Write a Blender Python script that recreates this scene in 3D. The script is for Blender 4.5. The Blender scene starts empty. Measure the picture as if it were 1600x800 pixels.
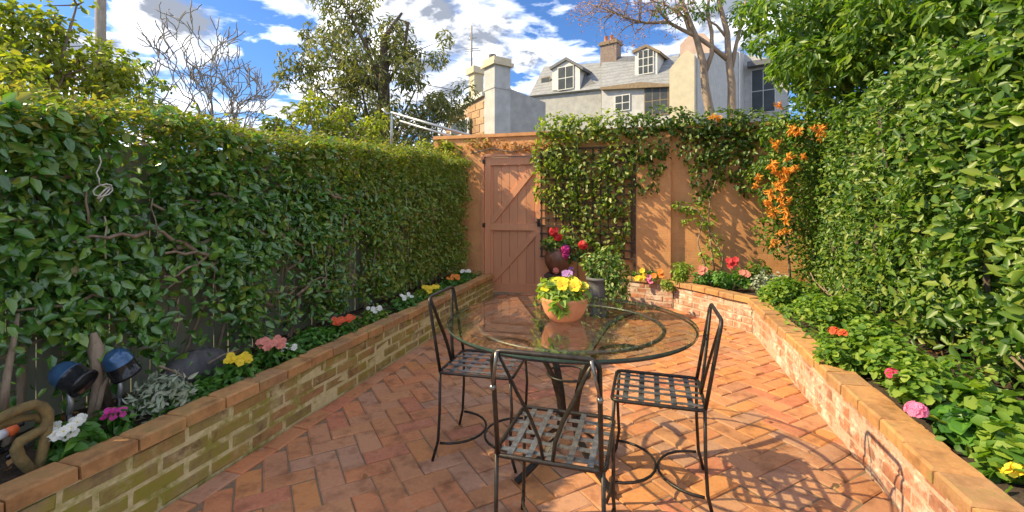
import bpy, bmesh, math, random
import numpy as np
from mathutils import Vector, Matrix, Quaternion
rnd = random.Random(7)
rng = np.random.default_rng(7)
R = math.radians
scene = bpy.context.scene
C = scene.collection

# ------------------------------------------------------------------ camera, sky, sun, exposure
F = 711.0; YAW = R(15.7); EYE = 1.28; HZ = 322.0
cam_d = bpy.data.cameras.new('camera'); cam = bpy.data.objects.new('camera', cam_d); C.objects.link(cam)
cam.location = (0, 0, EYE); cam.rotation_euler = (R(90), 0, YAW)
cam_d.sensor_width = 36; cam_d.lens = F / 1600 * 36; cam_d.shift_y = -(400 - HZ) / 1600
cam_d.clip_start = 0.05; cam_d.clip_end = 2000
scene.camera = cam

SUNDIR = Vector((-1.17, -0.39, 1.0)).normalized()          # towards the sun
sun_d = bpy.data.lights.new('sun', 'SUN'); sun = bpy.data.objects.new('sun', sun_d); C.objects.link(sun)
sun_d.energy = 2.25; sun_d.angle = R(0.5); sun_d.color = (1.0, 0.81, 0.47)
sun.rotation_euler = (-SUNDIR).to_track_quat('-Z', 'Y').to_euler()
sun.location = (-6, -3, 8)

world = bpy.data.worlds.new('World'); scene.world = world; world.use_nodes = True
nt = world.node_tree; nt.nodes.clear()
def wn(t, **k):
    n = nt.nodes.new(t)
    for a, b in k.items(): setattr(n, a, b)
    return n
sky = wn('ShaderNodeTexSky'); sky.sky_type = 'NISHITA'; sky.sun_disc = False
sky.sun_elevation = math.asin(SUNDIR.z); sky.sun_rotation = math.atan2(SUNDIR.x, SUNDIR.y) % (2 * math.pi)
sky.ozone_density = 3.0; sky.air_density = 1.0; sky.dust_density = 0.6
tc = wn('ShaderNodeTexCoord'); sep = wn('ShaderNodeSeparateXYZ'); nt.links.new(tc.outputs['Generated'], sep.inputs[0])
mz = wn('ShaderNodeMath', operation='MAXIMUM'); nt.links.new(sep.outputs[2], mz.inputs[0]); mz.inputs[1].default_value = 0.0
az = wn('ShaderNodeMath', operation='ADD'); nt.links.new(mz.outputs[0], az.inputs[0]); az.inputs[1].default_value = 0.12
dv = []
for k in (0, 1):
    d = wn('ShaderNodeMath', operation='DIVIDE'); nt.links.new(sep.outputs[k], d.inputs[0]); nt.links.new(az.outputs[0], d.inputs[1]); dv.append(d)
comb = wn('ShaderNodeCombineXYZ'); nt.links.new(dv[0].outputs[0], comb.inputs[0]); nt.links.new(dv[1].outputs[0], comb.inputs[1])
comb.inputs[2].default_value = 3.3
CO = (3.1, 0.6, 0.9)
def noise(scale, det, rough, off):
    m = wn('ShaderNodeMapping'); nt.links.new(comb.outputs[0], m.inputs[0]); m.inputs['Location'].default_value = off
    n = wn('ShaderNodeTexNoise'); nt.links.new(m.outputs[0], n.inputs['Vector'])
    n.inputs['Scale'].default_value = scale; n.inputs['Detail'].default_value = det; n.inputs['Roughness'].default_value = rough
    n.inputs['Distortion'].default_value = 0.25
    return n
n1 = noise(2.3, 10, 0.54, CO)
r1 = wn('ShaderNodeValToRGB'); nt.links.new(n1.outputs['Fac'], r1.inputs[0])
r1.color_ramp.elements[0].position = 0.445; r1.color_ramp.elements[0].color = (0, 0, 0, 1)
r1.color_ramp.elements[1].position = 0.565; r1.color_ramp.elements[1].color = (1, 1, 1, 1)
n2 = noise(2.3, 10, 0.6, (CO[0]-0.04, CO[1]-0.04, CO[2]+0.05))
r2 = wn('ShaderNodeValToRGB'); nt.links.new(n2.outputs['Fac'], r2.inputs[0])
CLD = 5.8
r2.color_ramp.elements[0].position = 0.45; r2.color_ramp.elements[0].color = (0.97, 0.97, 0.96, 1)
r2.color_ramp.elements[1].position = 0.605; r2.color_ramp.elements[1].color = (0.13, 0.145, 0.17, 1)
cl = wn('ShaderNodeMix', data_type='RGBA', blend_type='MULTIPLY'); cl.inputs[0].default_value = 1
nt.links.new(r2.outputs[0], cl.inputs[6]); cl.inputs[7].default_value = (CLD, CLD, CLD * 1.03, 1)
tint = wn('ShaderNodeMix', data_type='RGBA', blend_type='MULTIPLY'); tint.inputs[0].default_value = 1
nt.links.new(sky.outputs[0], tint.inputs[6]); tint.inputs[7].default_value = (0.17, 0.25, 0.35, 1)
mix = wn('ShaderNodeMix', data_type='RGBA'); nt.links.new(r1.outputs[0], mix.inputs[0])
nt.links.new(tint.outputs[2], mix.inputs[6]); nt.links.new(cl.outputs[2], mix.inputs[7])
bg = wn('ShaderNodeBackground'); bg.inputs['Strength'].default_value = 0.15; nt.links.new(mix.outputs[2], bg.inputs[0])
wo = wn('ShaderNodeOutputWorld'); nt.links.new(bg.outputs[0], wo.inputs[0])

vs = scene.view_settings
vs.view_transform = 'Standard'; vs.look = 'None'; vs.gamma = 1; vs.use_curve_mapping = False; vs.exposure = 1.95
scene.cycles.max_bounces = 8; scene.cycles.transparent_max_bounces = 24
scene.cycles.diffuse_bounces = 4; scene.cycles.glossy_bounces = 4

# ------------------------------------------------------------------ survey helpers: from a sight line to a place
FW = Vector((-math.sin(YAW), math.cos(YAW), 0)); RT = Vector((math.cos(YAW), math.sin(YAW), 0)); UP = Vector((0, 0, 1))
def ray(x, y): return FW + RT * ((x - 800) / F) + UP * ((HZ - y) / F)
EYEV = Vector((0, 0, EYE))
def P(x, y, t): return EYEV + ray(x, y) * t
def atX(x, y, X): d = ray(x, y); return EYEV + d * (X / d.x)
def atY(x, y, Y): d = ray(x, y); return EYEV + d * (Y / d.y)
def atZ(x, y, z): d = ray(x, y); return EYEV + d * ((z - EYE) / d.z)

# ------------------------------------------------------------------ materials
def newmat(name):
    m = bpy.data.materials.new(name); m.use_nodes = True; m.node_tree.nodes.clear()
    return m, m.node_tree
def N(t, kind, **k):
    n = t.nodes.new(kind)
    for a, b in k.items(): setattr(n, a, b)
    return n
def ramp(t, stops, src=None, interp='LINEAR'):
    r = N(t, 'ShaderNodeValToRGB'); e = r.color_ramp.elements; r.color_ramp.interpolation = interp
    while len(e) < len(stops): e.new(0.5)
    for k, (p, c) in enumerate(stops): e[k].position = p; e[k].color = (*c, 1)
    if src is not None: t.links.new(src, r.inputs[0])
    return r
def mixc(t, fac, a, b, mode='MIX'):
    m = N(t, 'ShaderNodeMix', data_type='RGBA', blend_type=mode)
    for s, v in ((0, fac), (6, a), (7, b)):
        if isinstance(v, (int, float)): m.inputs[s].default_value = v
        elif isinstance(v, tuple): m.inputs[s].default_value = (*v, 1)
        else: t.links.new(v, m.inputs[s])
    return m.outputs[2]
def tnoise(t, scale, det=5, rough=0.6, vec=None):
    n = N(t, 'ShaderNodeTexNoise'); n.inputs['Scale'].default_value = scale
    n.inputs['Detail'].default_value = det; n.inputs['Roughness'].default_value = rough
    if vec is not None: t.links.new(vec, n.inputs['Vector'])
    return n.outputs['Fac']
def geo_pos(t): return N(t, 'ShaderNodeNewGeometry').outputs['Position']
def finish(t, col, rough=0.8, bump=None, bstr=0.3, bdist=0.01, metal=0.0, spec=0.5, trans=None):
    b = N(t, 'ShaderNodeBsdfPrincipled')
    if isinstance(col, tuple): b.inputs['Base Color'].default_value = (*col, 1)
    else: t.links.new(col, b.inputs['Base Color'])
    if isinstance(rough, (int, float)): b.inputs['Roughness'].default_value = rough
    else: t.links.new(rough, b.inputs['Roughness'])
    b.inputs['Metallic'].default_value = metal
    b.inputs['Specular IOR Level'].default_value = spec
    if bump is not None:
        bp = N(t, 'ShaderNodeBump'); bp.inputs['Strength'].default_value = bstr; bp.inputs['Distance'].default_value = bdist
        t.links.new(bump, bp.inputs['Height']); t.links.new(bp.outputs[0], b.inputs['Normal'])
    o = N(t, 'ShaderNodeOutputMaterial'); sh = b.outputs[0]
    if trans is not None:
        tr = N(t, 'ShaderNodeBsdfTranslucent'); tcol = mixc(t, 1.0, col, trans[1], 'MULTIPLY'); t.links.new(tcol, tr.inputs[0])
        mx = N(t, 'ShaderNodeMixShader'); mx.inputs[0].default_value = trans[0]
        t.links.new(sh, mx.inputs[1]); t.links.new(tr.outputs[0], mx.inputs[2]); sh = mx.outputs[0]
    t.links.new(sh, o.inputs[0])

def m_plain(name, c1, c2, scale=20, rough=0.7, bstr=0.3, bdist=0.004, metal=0.0, stain=None, spec=0.5):
    m, t = newmat(name); p = geo_pos(t)
    n = tnoise(t, scale, 6, 0.65, p); col = ramp(t, [(0.3, c1), (0.7, c2)], n).outputs[0]
    if stain:
        n2 = tnoise(t, stain[1], 6, 0.7, p); f = ramp(t, [(stain[2], (0, 0, 0)), (stain[2] + 0.12, (1, 1, 1))], n2).outputs[0]
        col = mixc(t, f, col, stain[0])
    finish(t, col, rough, n, bstr, bdist, metal, spec)
    return m
def m_brick(name, cols, island=False, bloom=None, moss=None, rough=0.82):
    """each brick its own fired colour, speckle, worn patches"""
    m, t = newmat(name); p = geo_pos(t)
    rv = N(t, 'ShaderNodeNewGeometry').outputs['Random Per Island'] if island else N(t, 'ShaderNodeObjectInfo').outputs['Random']
    k = len(cols); base = ramp(t, [(i / k, c) for i, c in enumerate(cols)], rv, 'CONSTANT').outputs[0]
    n = tnoise(t, 55, 8, 0.7, p); n3 = tnoise(t, 9, 5, 0.6, p)
    col = mixc(t, ramp(t, [(0.35, (0, 0, 0)), (0.7, (0.6, 0.6, 0.6))], n).outputs[0], base, (0.52, 0.28, 0.13))
    col = mixc(t, ramp(t, [(0.3, (0.8, 0.8, 0.8)), (0.5, (0, 0, 0))], n3).outputs[0], col, tuple(0.45 * c for c in cols[0]))
    nd = tnoise(t, 1.6, 6, 0.7, p); col = mixc(t, ramp(t, [(0.48, (0, 0, 0)), (0.72, (0.55, 0.55, 0.55))], nd).outputs[0], col, tuple(0.5*c for c in cols[2]))
    if bloom:
        nb = tnoise(t, bloom[1], 7, 0.72, p); f = ramp(t, [(bloom[2], (0, 0, 0)), (bloom[2] + 0.16, (1, 1, 1))], nb).outputs[0]
        col = mixc(t, f, col, bloom[0])
    if moss:
        nm = tnoise(t, moss[1], 7, 0.7, p); f = ramp(t, [(moss[2], (0, 0, 0)), (moss[2] + 0.18, (1, 1, 1))], nm).outputs[0]
        col = mixc(t, f, col, moss[0])
    finish(t, col, rough, n, 0.55, 0.006)
    return m
def m_leaf(name, cols, rough=0.42, trans=0.3, clump=None, tcol=(1.5, 1.6, 0.5), spec=0.5):
    m, t = newmat(name)
    rv = N(t, 'ShaderNodeNewGeometry').outputs['Random Per Island']
    col = ramp(t, [(i / max(1, len(cols) - 1), c) for i, c in enumerate(cols)], rv).outputs[0]
    if clump:
        n = tnoise(t, clump[1], 3, 0.5, geo_pos(t)); f = ramp(t, [(0.45, (0, 0, 0)), (0.65, (1, 1, 1))], n).outputs[0]
        col = mixc(t, f, col, clump[0])
    finish(t, col, rough, None, trans=(trans, tcol), spec=spec)
    return m
def m_bark(name, c1, c2, scale=14):
    m, t = newmat(name)
    mp = N(t, 'ShaderNodeMapping'); t.links.new(geo_pos(t), mp.inputs[0]); mp.inputs['Scale'].default_value = (1, 1, 0.25)
    n = tnoise(t, scale, 8, 0.7, mp.outputs[0]); col = ramp(t, [(0.3, c1), (0.7, c2)], n).outputs[0]
    finish(t, col, 0.9, n, 0.7, 0.02)
    return m

M = {}
M['paver'] = m_brick('paver_brick', [(0.45, 0.168, 0.068), (0.48, 0.20, 0.09), (0.44, 0.186, 0.10), (0.54, 0.195, 0.055), (0.40, 0.198, 0.13), (0.45, 0.128, 0.072), (0.48, 0.212, 0.112), (0.52, 0.168, 0.066)], bloom=((0.44, 0.27, 0.17), 7, 0.60))
M['paver_far'] = m_brick('paver_brick_joined', [(0.45, 0.168, 0.068), (0.48, 0.20, 0.09), (0.44, 0.186, 0.10), (0.54, 0.195, 0.055), (0.40, 0.198, 0.13), (0.45, 0.128, 0.072), (0.48, 0.212, 0.112), (0.52, 0.168, 0.066)], island=True, bloom=((0.44, 0.27, 0.17), 7, 0.60))
M['sand'] = m_plain('joint_sand', (0.13, 0.085, 0.05), (0.25, 0.165, 0.10), 60, 0.95)
M['old_brick'] = m_brick('mossy_brick', [(0.26, 0.17, 0.06), (0.32, 0.22, 0.07), (0.22, 0.15, 0.09), (0.36, 0.19, 0.07), (0.28, 0.22, 0.12)], moss=((0.25, 0.22, 0.03), 4.5, 0.44), bloom=((0.58, 0.50, 0.26), 7, 0.525))
M['lime'] = m_plain('lime_mortar', (0.50, 0.42, 0.20), (0.66, 0.57, 0.33), 30, 0.95, 0.8, 0.01, stain=((0.27, 0.25, 0.05), 6, 0.50))
M['coping'] = m_brick('coping_brick', [(0.42, 0.20, 0.065), (0.47, 0.24, 0.08), (0.36, 0.19, 0.085), (0.50, 0.24, 0.085)], moss=((0.25, 0.18, 0.06), 9, 0.52))
M['pink_brick'] = m_brick('bloomed_brick', [(0.40, 0.15, 0.09), (0.44, 0.19, 0.13), (0.33, 0.14, 0.10), (0.46, 0.17, 0.10), (0.38, 0.20, 0.15)], bloom=((0.60, 0.50, 0.42), 8, 0.46), moss=((0.20, 0.13, 0.07), 11, 0.63))
M['pale_mortar'] = m_plain('pale_mortar', (0.36, 0.25, 0.18), (0.52, 0.40, 0.31), 40, 0.95, 0.8, 0.01)
M['soil'] = m_plain('soil', (0.035, 0.024, 0.016), (0.09, 0.06, 0.04), 35, 1.0, 1.0, 0.03)
M['ground'] = m_plain('ground', (0.07, 0.08, 0.035), (0.14, 0.12, 0.07), 2, 1.0)
def m_render(name, c1, c2):
    m, t = newmat(name); p = geo_pos(t)
    mp = N(t, 'ShaderNodeMapping'); t.links.new(p, mp.inputs[0]); mp.inputs['Rotation'].default_value = (R(-90), 0, 0)
    br = N(t, 'ShaderNodeTexBrick'); t.links.new(mp.outputs[0], br.inputs[0]); br.inputs['Scale'].default_value = 1
    br.inputs['Brick Width'].default_value = 0.235; br.inputs['Row Height'].default_value = 0.076; br.inputs['Mortar Size'].default_value = 0.006
    br.inputs['Mortar Smooth'].default_value = 0.6
    n = tnoise(t, 5, 8, 0.65, p); n2 = tnoise(t, 60, 5, 0.7, p)
    col = ramp(t, [(0.3, c1), (0.7, c2)], n).outputs[0]
    ns = tnoise(t, 2.3, 8, 0.72, p); col = mixc(t, ramp(t, [(0.52, (0, 0, 0)), (0.70, (0.6, 0.6, 0.6))], ns).outputs[0], col, tuple(0.62*a_ for a_ in c1))
    nw_ = tnoise(t, 17, 6, 0.75, p); col = mixc(t, ramp(t, [(0.63, (0, 0, 0)), (0.70, (0.5, 0.5, 0.5))], nw_).outputs[0], col, (0.62, 0.44, 0.28))
    h = N(t, 'ShaderNodeMath', operation='MULTIPLY_ADD'); t.links.new(br.outputs['Fac'], h.inputs[0]); h.inputs[1].default_value = -0.35
    t.links.new(n2, h.inputs[2])
    finish(t, col, 0.85, h.outputs[0], 0.4, 0.006)
    return m
M['orange_wall'] = m_render('orange_paint', (0.56, 0.255, 0.10), (0.68, 0.335, 0.14))
def m_paint_wood(name, c1, c2, axis=(14, 14, 0.8), rough=0.6):
    m, t = newmat(name)
    mp = N(t, 'ShaderNodeMapping'); t.links.new(geo_pos(t), mp.inputs[0]); mp.inputs['Scale'].default_value = axis
    n = tnoise(t, 4, 7, 0.65, mp.outputs[0])
    oi = N(t, 'ShaderNodeObjectInfo').outputs['Random']
    col = ramp(t, [(0.25, c1), (0.75, c2)], n).outputs[0]
    col = mixc(t, 0.35, col, ramp(t, [(0, tuple(0.72 * c for c in c1)), (1, tuple(1.12 * c for c in c2))], oi).outputs[0])
    finish(t, col, rough, n, 0.35, 0.004)
    return m
M['gate'] = m_paint_wood('gate_paint', (0.60, 0.255, 0.125), (0.70, 0.325, 0.17))
M['gate_board'] = m_paint_wood('gate_board_paint', (0.58, 0.25, 0.125), (0.67, 0.315, 0.165))
M['paling'] = m_paint_wood('weathered_paling', (0.20, 0.21, 0.155), (0.32, 0.325, 0.25), rough=0.9)
M['paling_grey'] = m_paint_wood('silver_paling', (0.20, 0.18, 0.14), (0.34, 0.31, 0.26), rough=0.9)
M['lattice'] = m_plain('lattice_stain', (0.045, 0.028, 0.018), (0.09, 0.055, 0.035), 30, 0.8)
M['iron'] = m_plain('wrought_iron', (0.018, 0.015, 0.013), (0.055, 0.045, 0.038), 60, 0.42, 0.3, 0.002, metal=0.55, stain=((0.13, 0.06, 0.03), 22, 0.64))
M['iron_lit'] = m_plain('sunlit_iron', (0.12, 0.118, 0.115), (0.32, 0.315, 0.31), 50, 0.30, 0.3, 0.002, metal=0.75)  # lighter copy of the iron, sun highlights put into its colour
M['iron_ring'] = m_plain('brushed_iron', (0.07, 0.065, 0.06), (0.17, 0.16, 0.15), 50, 0.4, 0.3, 0.002, metal=0.6)
M['steel'] = m_plain('galvanised_steel', (0.30, 0.32, 0.34), (0.44, 0.46, 0.48), 14, 0.35, 0.1, 0.002, metal=0.6)
M['terracotta'] = m_plain('terracotta', (0.55, 0.20, 0.085), (0.66, 0.27, 0.13), 12, 0.75, 0.2, 0.003, stain=((0.62, 0.36, 0.24), 9, 0.63))
M['urn'] = m_plain('brown_glaze', (0.10, 0.04, 0.022), (0.22, 0.085, 0.045), 9, 0.45)
M['grey_pot'] = m_plain('grey_stone_pot', (0.085, 0.088, 0.095), (0.16, 0.163, 0.17), 14, 0.8)
M['gloss_black'] = m_plain('gloss_black', (0.010, 0.010, 0.013), (0.02, 0.02, 0.026), 30, 0.14, 0.02, 0.001)
M['sky_sheen_blue'] = m_plain('sky_sheen_blue', (0.03, 0.075, 0.16), (0.05, 0.12, 0.24), 20, 0.12, 0.02, 0.001, metal=0.3)  # blue of the sky's reflection, painted on the black lamp heads
M['ornament'] = m_plain('ochre_stone', (0.09, 0.065, 0.025), (0.25, 0.17, 0.06), 16, 0.85, 1.0, 0.012, stain=((0.11, 0.10, 0.05), 14, 0.6))
M['white_plastic'] = m_plain('white_plastic', (0.70, 0.71, 0.73), (0.78, 0.79, 0.80), 30, 0.35)
M['orange_plastic'] = m_plain('orange_plastic', (0.75, 0.13, 0.03), (0.82, 0.18, 0.05), 30, 0.4)
M['dark_grey_mass'] = m_plain('dark_grey_mass', (0.05, 0.05, 0.055), (0.13, 0.125, 0.13), 16, 0.8, 0.7, 0.02)
M['white_render'] = m_plain('white_render', (0.36, 0.36, 0.365), (0.50, 0.50, 0.50), 3, 0.85, 0.2, 0.01, stain=((0.48, 0.46, 0.42), 1.4, 0.58))
M['sunlit_cream_render'] = m_plain('sunlit_cream_render', (0.42, 0.38, 0.28), (0.54, 0.48, 0.36), 3, 0.85, stain=((0.50, 0.43, 0.30), 1.6, 0.58))
M['pink_render'] = m_plain('pink_render', (0.40, 0.29, 0.24), (0.50, 0.37, 0.31), 3, 0.9)
M['sandstone'] = m_brick('sandstone_block', [(0.36, 0.22, 0.12), (0.42, 0.27, 0.15), (0.31, 0.19, 0.11), (0.45, 0.30, 0.18)])
M['grey_render'] = m_plain('grey_render', (0.28, 0.28, 0.28), (0.40, 0.40, 0.39), 3, 0.9, stain=((0.22, 0.21, 0.20), 1.7, 0.57))
M['slate'] = m_plain('pale_slate', (0.185, 0.195, 0.215), (0.30, 0.31, 0.33), 6, 0.75)
def m_slate(name, c1, c2):
    m, t = newmat(name); p = geo_pos(t)
    w = N(t, 'ShaderNodeTexWave', wave_type='BANDS', bands_direction='Z'); t.links.new(p, w.inputs[0]); w.inputs['Scale'].default_value = 1.4; w.inputs['Distortion'].default_value = 0.6
    n = tnoise(t, 2.2, 8, 0.7, p); n2 = tnoise(t, 9, 4, 0.6, p)
    col = ramp(t, [(0.3, c1), (0.7, c2)], n).outputs[0]; col = mixc(t, 0.35, col, ramp(t, [(0.35, tuple(0.6*x for x in c1)), (0.65, c2)], n2).outputs[0])
    col = mixc(t, ramp(t, [(0.0, (0.45, 0.45, 0.45)), (0.25, (0, 0, 0))], w.outputs['Fac']).outputs[0], col, tuple(0.5*x for x in c1))
    finish(t, col, 0.75, w.outputs['Fac'], 0.6, 0.03); return m
M['slate'] = m_slate('slate_courses', (0.185, 0.195, 0.215), (0.30, 0.31, 0.33))
M['slate_dark'] = m_plain('dark_slate', (0.08, 0.085, 0.10), (0.15, 0.155, 0.17), 8, 0.7)
M['trim'] = m_plain('white_trim', (0.50, 0.50, 0.49), (0.62, 0.62, 0.60), 8, 0.6)
M['trim_brown'] = m_plain('brown_trim', (0.16, 0.115, 0.075), (0.27, 0.20, 0.13), 8, 0.8)
M['house_brick'] = m_plain('dark_house_brick', (0.17, 0.125, 0.105), (0.27, 0.21, 0.18), 9, 0.9)
M['win'] = m_plain('window_glass', (0.035, 0.045, 0.055), (0.07, 0.08, 0.09), 2, 0.35, 0.0, spec=0.2)
M['beige'] = m_plain('beige_render', (0.50, 0.43, 0.30), (0.62, 0.54, 0.40), 5, 0.9)
M['pole'] = m_bark('pole_timber', (0.20, 0.17, 0.13), (0.36, 0.31, 0.26), 10)
M['bark'] = m_bark('grey_brown_bark', (0.11, 0.075, 0.05), (0.30, 0.22, 0.16))
M['bark_pale'] = m_bark('pale_bark', (0.16, 0.115, 0.08), (0.40, 0.30, 0.21))
M['bark_grey'] = m_bark('grey_bark', (0.12, 0.11, 0.10), (0.30, 0.275, 0.25))
M['bark_dark'] = m_bark('dark_bark', (0.05, 0.038, 0.03), (0.14, 0.105, 0.08))
M['twig'] = m_bark('hedge_twig', (0.16, 0.11, 0.075), (0.36, 0.28, 0.20), 30)
M['twig_pale'] = m_bark('pale_twig', (0.34, 0.28, 0.2), (0.52, 0.45, 0.34), 30)
M['twig_white'] = m_bark('white_twine', (0.55, 0.52, 0.46), (0.7, 0.68, 0.62), 30)
M['lf_hedge'] = m_leaf('hedge_leaf', [(0.04, 0.125, 0.022), (0.075, 0.20, 0.034), (0.115, 0.26, 0.042), (0.22, 0.35, 0.05)], 0.24, 0.28, spec=0.9)
M['lf_hedge_far'] = m_leaf('hedge_leaf_fine', [(0.08, 0.16, 0.022), (0.14, 0.24, 0.03), (0.20, 0.30, 0.036), (0.28, 0.32, 0.045), (0.24, 0.19, 0.06)], 0.36, 0.36, spec=0.6)
M['lf_tip'] = m_leaf('sunlit_tip_leaf', [(0.07, 0.13, 0.02), (0.12, 0.19, 0.026), (0.20, 0.24, 0.036), (0.28, 0.27, 0.05), (0.26, 0.20, 0.07)], 0.5, 0.42)
M['lf_right'] = m_leaf('right_hedge_leaf', [(0.03, 0.085, 0.014), (0.068, 0.145, 0.022), (0.11, 0.20, 0.027), (0.17, 0.25, 0.035), (0.24, 0.29, 0.05)], 0.40, 0.34, spec=0.42, tcol=(1.1, 1.5, 0.4))
M['lf_overhang'] = m_leaf('long_leaf', [(0.05, 0.12, 0.02), (0.09, 0.18, 0.026), (0.15, 0.25, 0.035), (0.24, 0.32, 0.05)], 0.4, 0.45)
M['lf_gum'] = m_leaf('olive_leaf', [(0.08, 0.105, 0.035), (0.13, 0.155, 0.045), (0.20, 0.20, 0.065), (0.32, 0.30, 0.15)], 0.45, 0.35)
M['lf_yellow'] = m_leaf('yellow_green_leaf', [(0.10, 0.15, 0.02), (0.18, 0.23, 0.025), (0.27, 0.31, 0.04), (0.36, 0.34, 0.06)], 0.5, 0.5)
M['lf_vine'] = m_leaf('vine_leaf', [(0.05, 0.11, 0.02), (0.11, 0.19, 0.03), (0.20, 0.28, 0.045), (0.30, 0.36, 0.07), (0.50, 0.50, 0.25)], 0.4, 0.5)
M['lf_vine_dark'] = m_leaf('dark_vine_leaf', [(0.03, 0.08, 0.02), (0.06, 0.125, 0.026), (0.11, 0.175, 0.03), (0.22, 0.28, 0.06)], 0.4, 0.42)
M['lf_dry'] = m_leaf('dry_leaf', [(0.30, 0.14, 0.05), (0.42, 0.22, 0.08), (0.50, 0.31, 0.13), (0.22, 0.20, 0.05)], 0.7, 0.3, tcol=(1.3, 1.0, 0.6))
M['lf_bed'] = m_leaf('bedding_leaf', [(0.04, 0.13, 0.022), (0.08, 0.21, 0.03), (0.13, 0.29, 0.04)], 0.4, 0.35)
M['lf_ger'] = m_leaf('geranium_leaf', [(0.06, 0.15, 0.02), (0.11, 0.22, 0.026), (0.18, 0.30, 0.036), (0.27, 0.36, 0.05)], 0.55, 0.4)
M['lf_silver'] = m_leaf('silver_leaf', [(0.24, 0.29, 0.20), (0.34, 0.39, 0.28), (0.46, 0.50, 0.38)], 0.8, 0.2, tcol=(1.1, 1.1, 0.9))
M['lf_ivory'] = m_leaf('variegated_leaf', [(0.06, 0.14, 0.025), (0.10, 0.20, 0.035), (0.17, 0.28, 0.05), (0.42, 0.45, 0.20)], 0.5, 0.3)
M['lf_lime'] = m_leaf('lime_leaf', [(0.14, 0.24, 0.03), (0.22, 0.33, 0.05), (0.32, 0.42, 0.08)], 0.5, 0.4)
M['blossom'] = m_leaf('twig_blossom', [(0.36, 0.20, 0.22), (0.46, 0.30, 0.30), (0.30, 0.22, 0.20)], 0.8, 0.3, tcol=(1.1, 1, 1))
def m_petal(name, c, trans=0.3):
    m, t = newmat(name); rv = N(t, 'ShaderNodeNewGeometry').outputs['Random Per Island']
    col = ramp(t, [(0, tuple(0.8 * x for x in c)), (1, tuple(min(0.95, 1.12 * x + 0.01) for x in c))], rv).outputs[0]
    finish(t, col, 0.6, None, trans=(trans, (1.1, 1.1, 1.1)))
    return m
M['p_white'] = m_petal('white_petal', (0.80, 0.79, 0.72)); M['p_yellow'] = m_petal('yellow_petal', (0.82, 0.60, 0.02))
M['p_magenta'] = m_petal('magenta_petal', (0.62, 0.04, 0.30)); M['p_pink'] = m_petal('pink_petal', (0.80, 0.22, 0.42))
M['p_red'] = m_petal('red_petal', (0.62, 0.03, 0.035)); M['p_orange'] = m_petal('orange_petal', (0.80, 0.24, 0.02))
M['p_crimson'] = m_petal('crimson_petal', (0.75, 0.05, 0.16)); M['p_trumpet'] = m_petal('trumpet_petal', (0.80, 0.33, 0.035)); M['p_salmon'] = m_petal('salmon_petal', (0.72, 0.26, 0.20)); M['p_lilac'] = m_petal('lilac_petal', (0.48, 0.25, 0.55))
M['p_orangered'] = m_petal('orange_red_petal', (0.72, 0.11, 0.03))
# glass: upper face reflects and passes light, lower face passes it, rim is the green edge of a thick pane
mg, t = newmat('table_glass')
lwt = N(t, 'ShaderNodeLayerWeight'); lwt.inputs[0].default_value = 0.5     # Schlick's law, the same from above and below
pw = N(t, 'ShaderNodeMath', operation='POWER'); t.links.new(lwt.outputs['Facing'], pw.inputs[0]); pw.inputs[1].default_value = 2.8
fr = N(t, 'ShaderNodeMath', operation='MULTIPLY_ADD'); t.links.new(pw.outputs[0], fr.inputs[0]); fr.inputs[1].default_value = 0.94; fr.inputs[2].default_value = 0.05
tb = N(t, 'ShaderNodeBsdfTransparent'); tb.inputs[0].default_value = (0.87, 0.925, 0.89, 1)
gb = N(t, 'ShaderNodeBsdfGlossy'); gb.inputs['Roughness'].default_value = 0.015
dn = tnoise(t, 30, 6, 0.7, geo_pos(t))
df = N(t, 'ShaderNodeBsdfDiffuse'); df.inputs[0].default_value = (0.45, 0.42, 0.36, 1)
mx = N(t, 'ShaderNodeMixShader'); t.links.new(fr.outputs[0], mx.inputs[0]); t.links.new(tb.outputs[0], mx.inputs[1]); t.links.new(gb.outputs[0], mx.inputs[2])
dr = ramp(t, [(0.45, (0.0, 0.0, 0.0)), (0.8, (0.06, 0.06, 0.06))], dn)
mx2 = N(t, 'ShaderNodeMixShader'); t.links.new(dr.outputs[0], mx2.inputs[0]); t.links.new(mx.outputs[0], mx2.inputs[1]); t.links.new(df.outputs[0], mx2.inputs[2])
t.links.new(mx2.outputs[0], N(t, 'ShaderNodeOutputMaterial').inputs[0]); M['glass'] = mg
mg, t = newmat('table_glass_underside'); tb = N(t, 'ShaderNodeBsdfTransparent'); tb.inputs[0].default_value = (0.97, 0.99, 0.98, 1)
t.links.new(tb.outputs[0], N(t, 'ShaderNodeOutputMaterial').inputs[0]); M['glass_under'] = mg
M['glass_edge'] = m_plain('glass_edge', (0.03, 0.06, 0.05), (0.06, 0.10, 0.085), 20, 0.1, 0.0)

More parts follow.
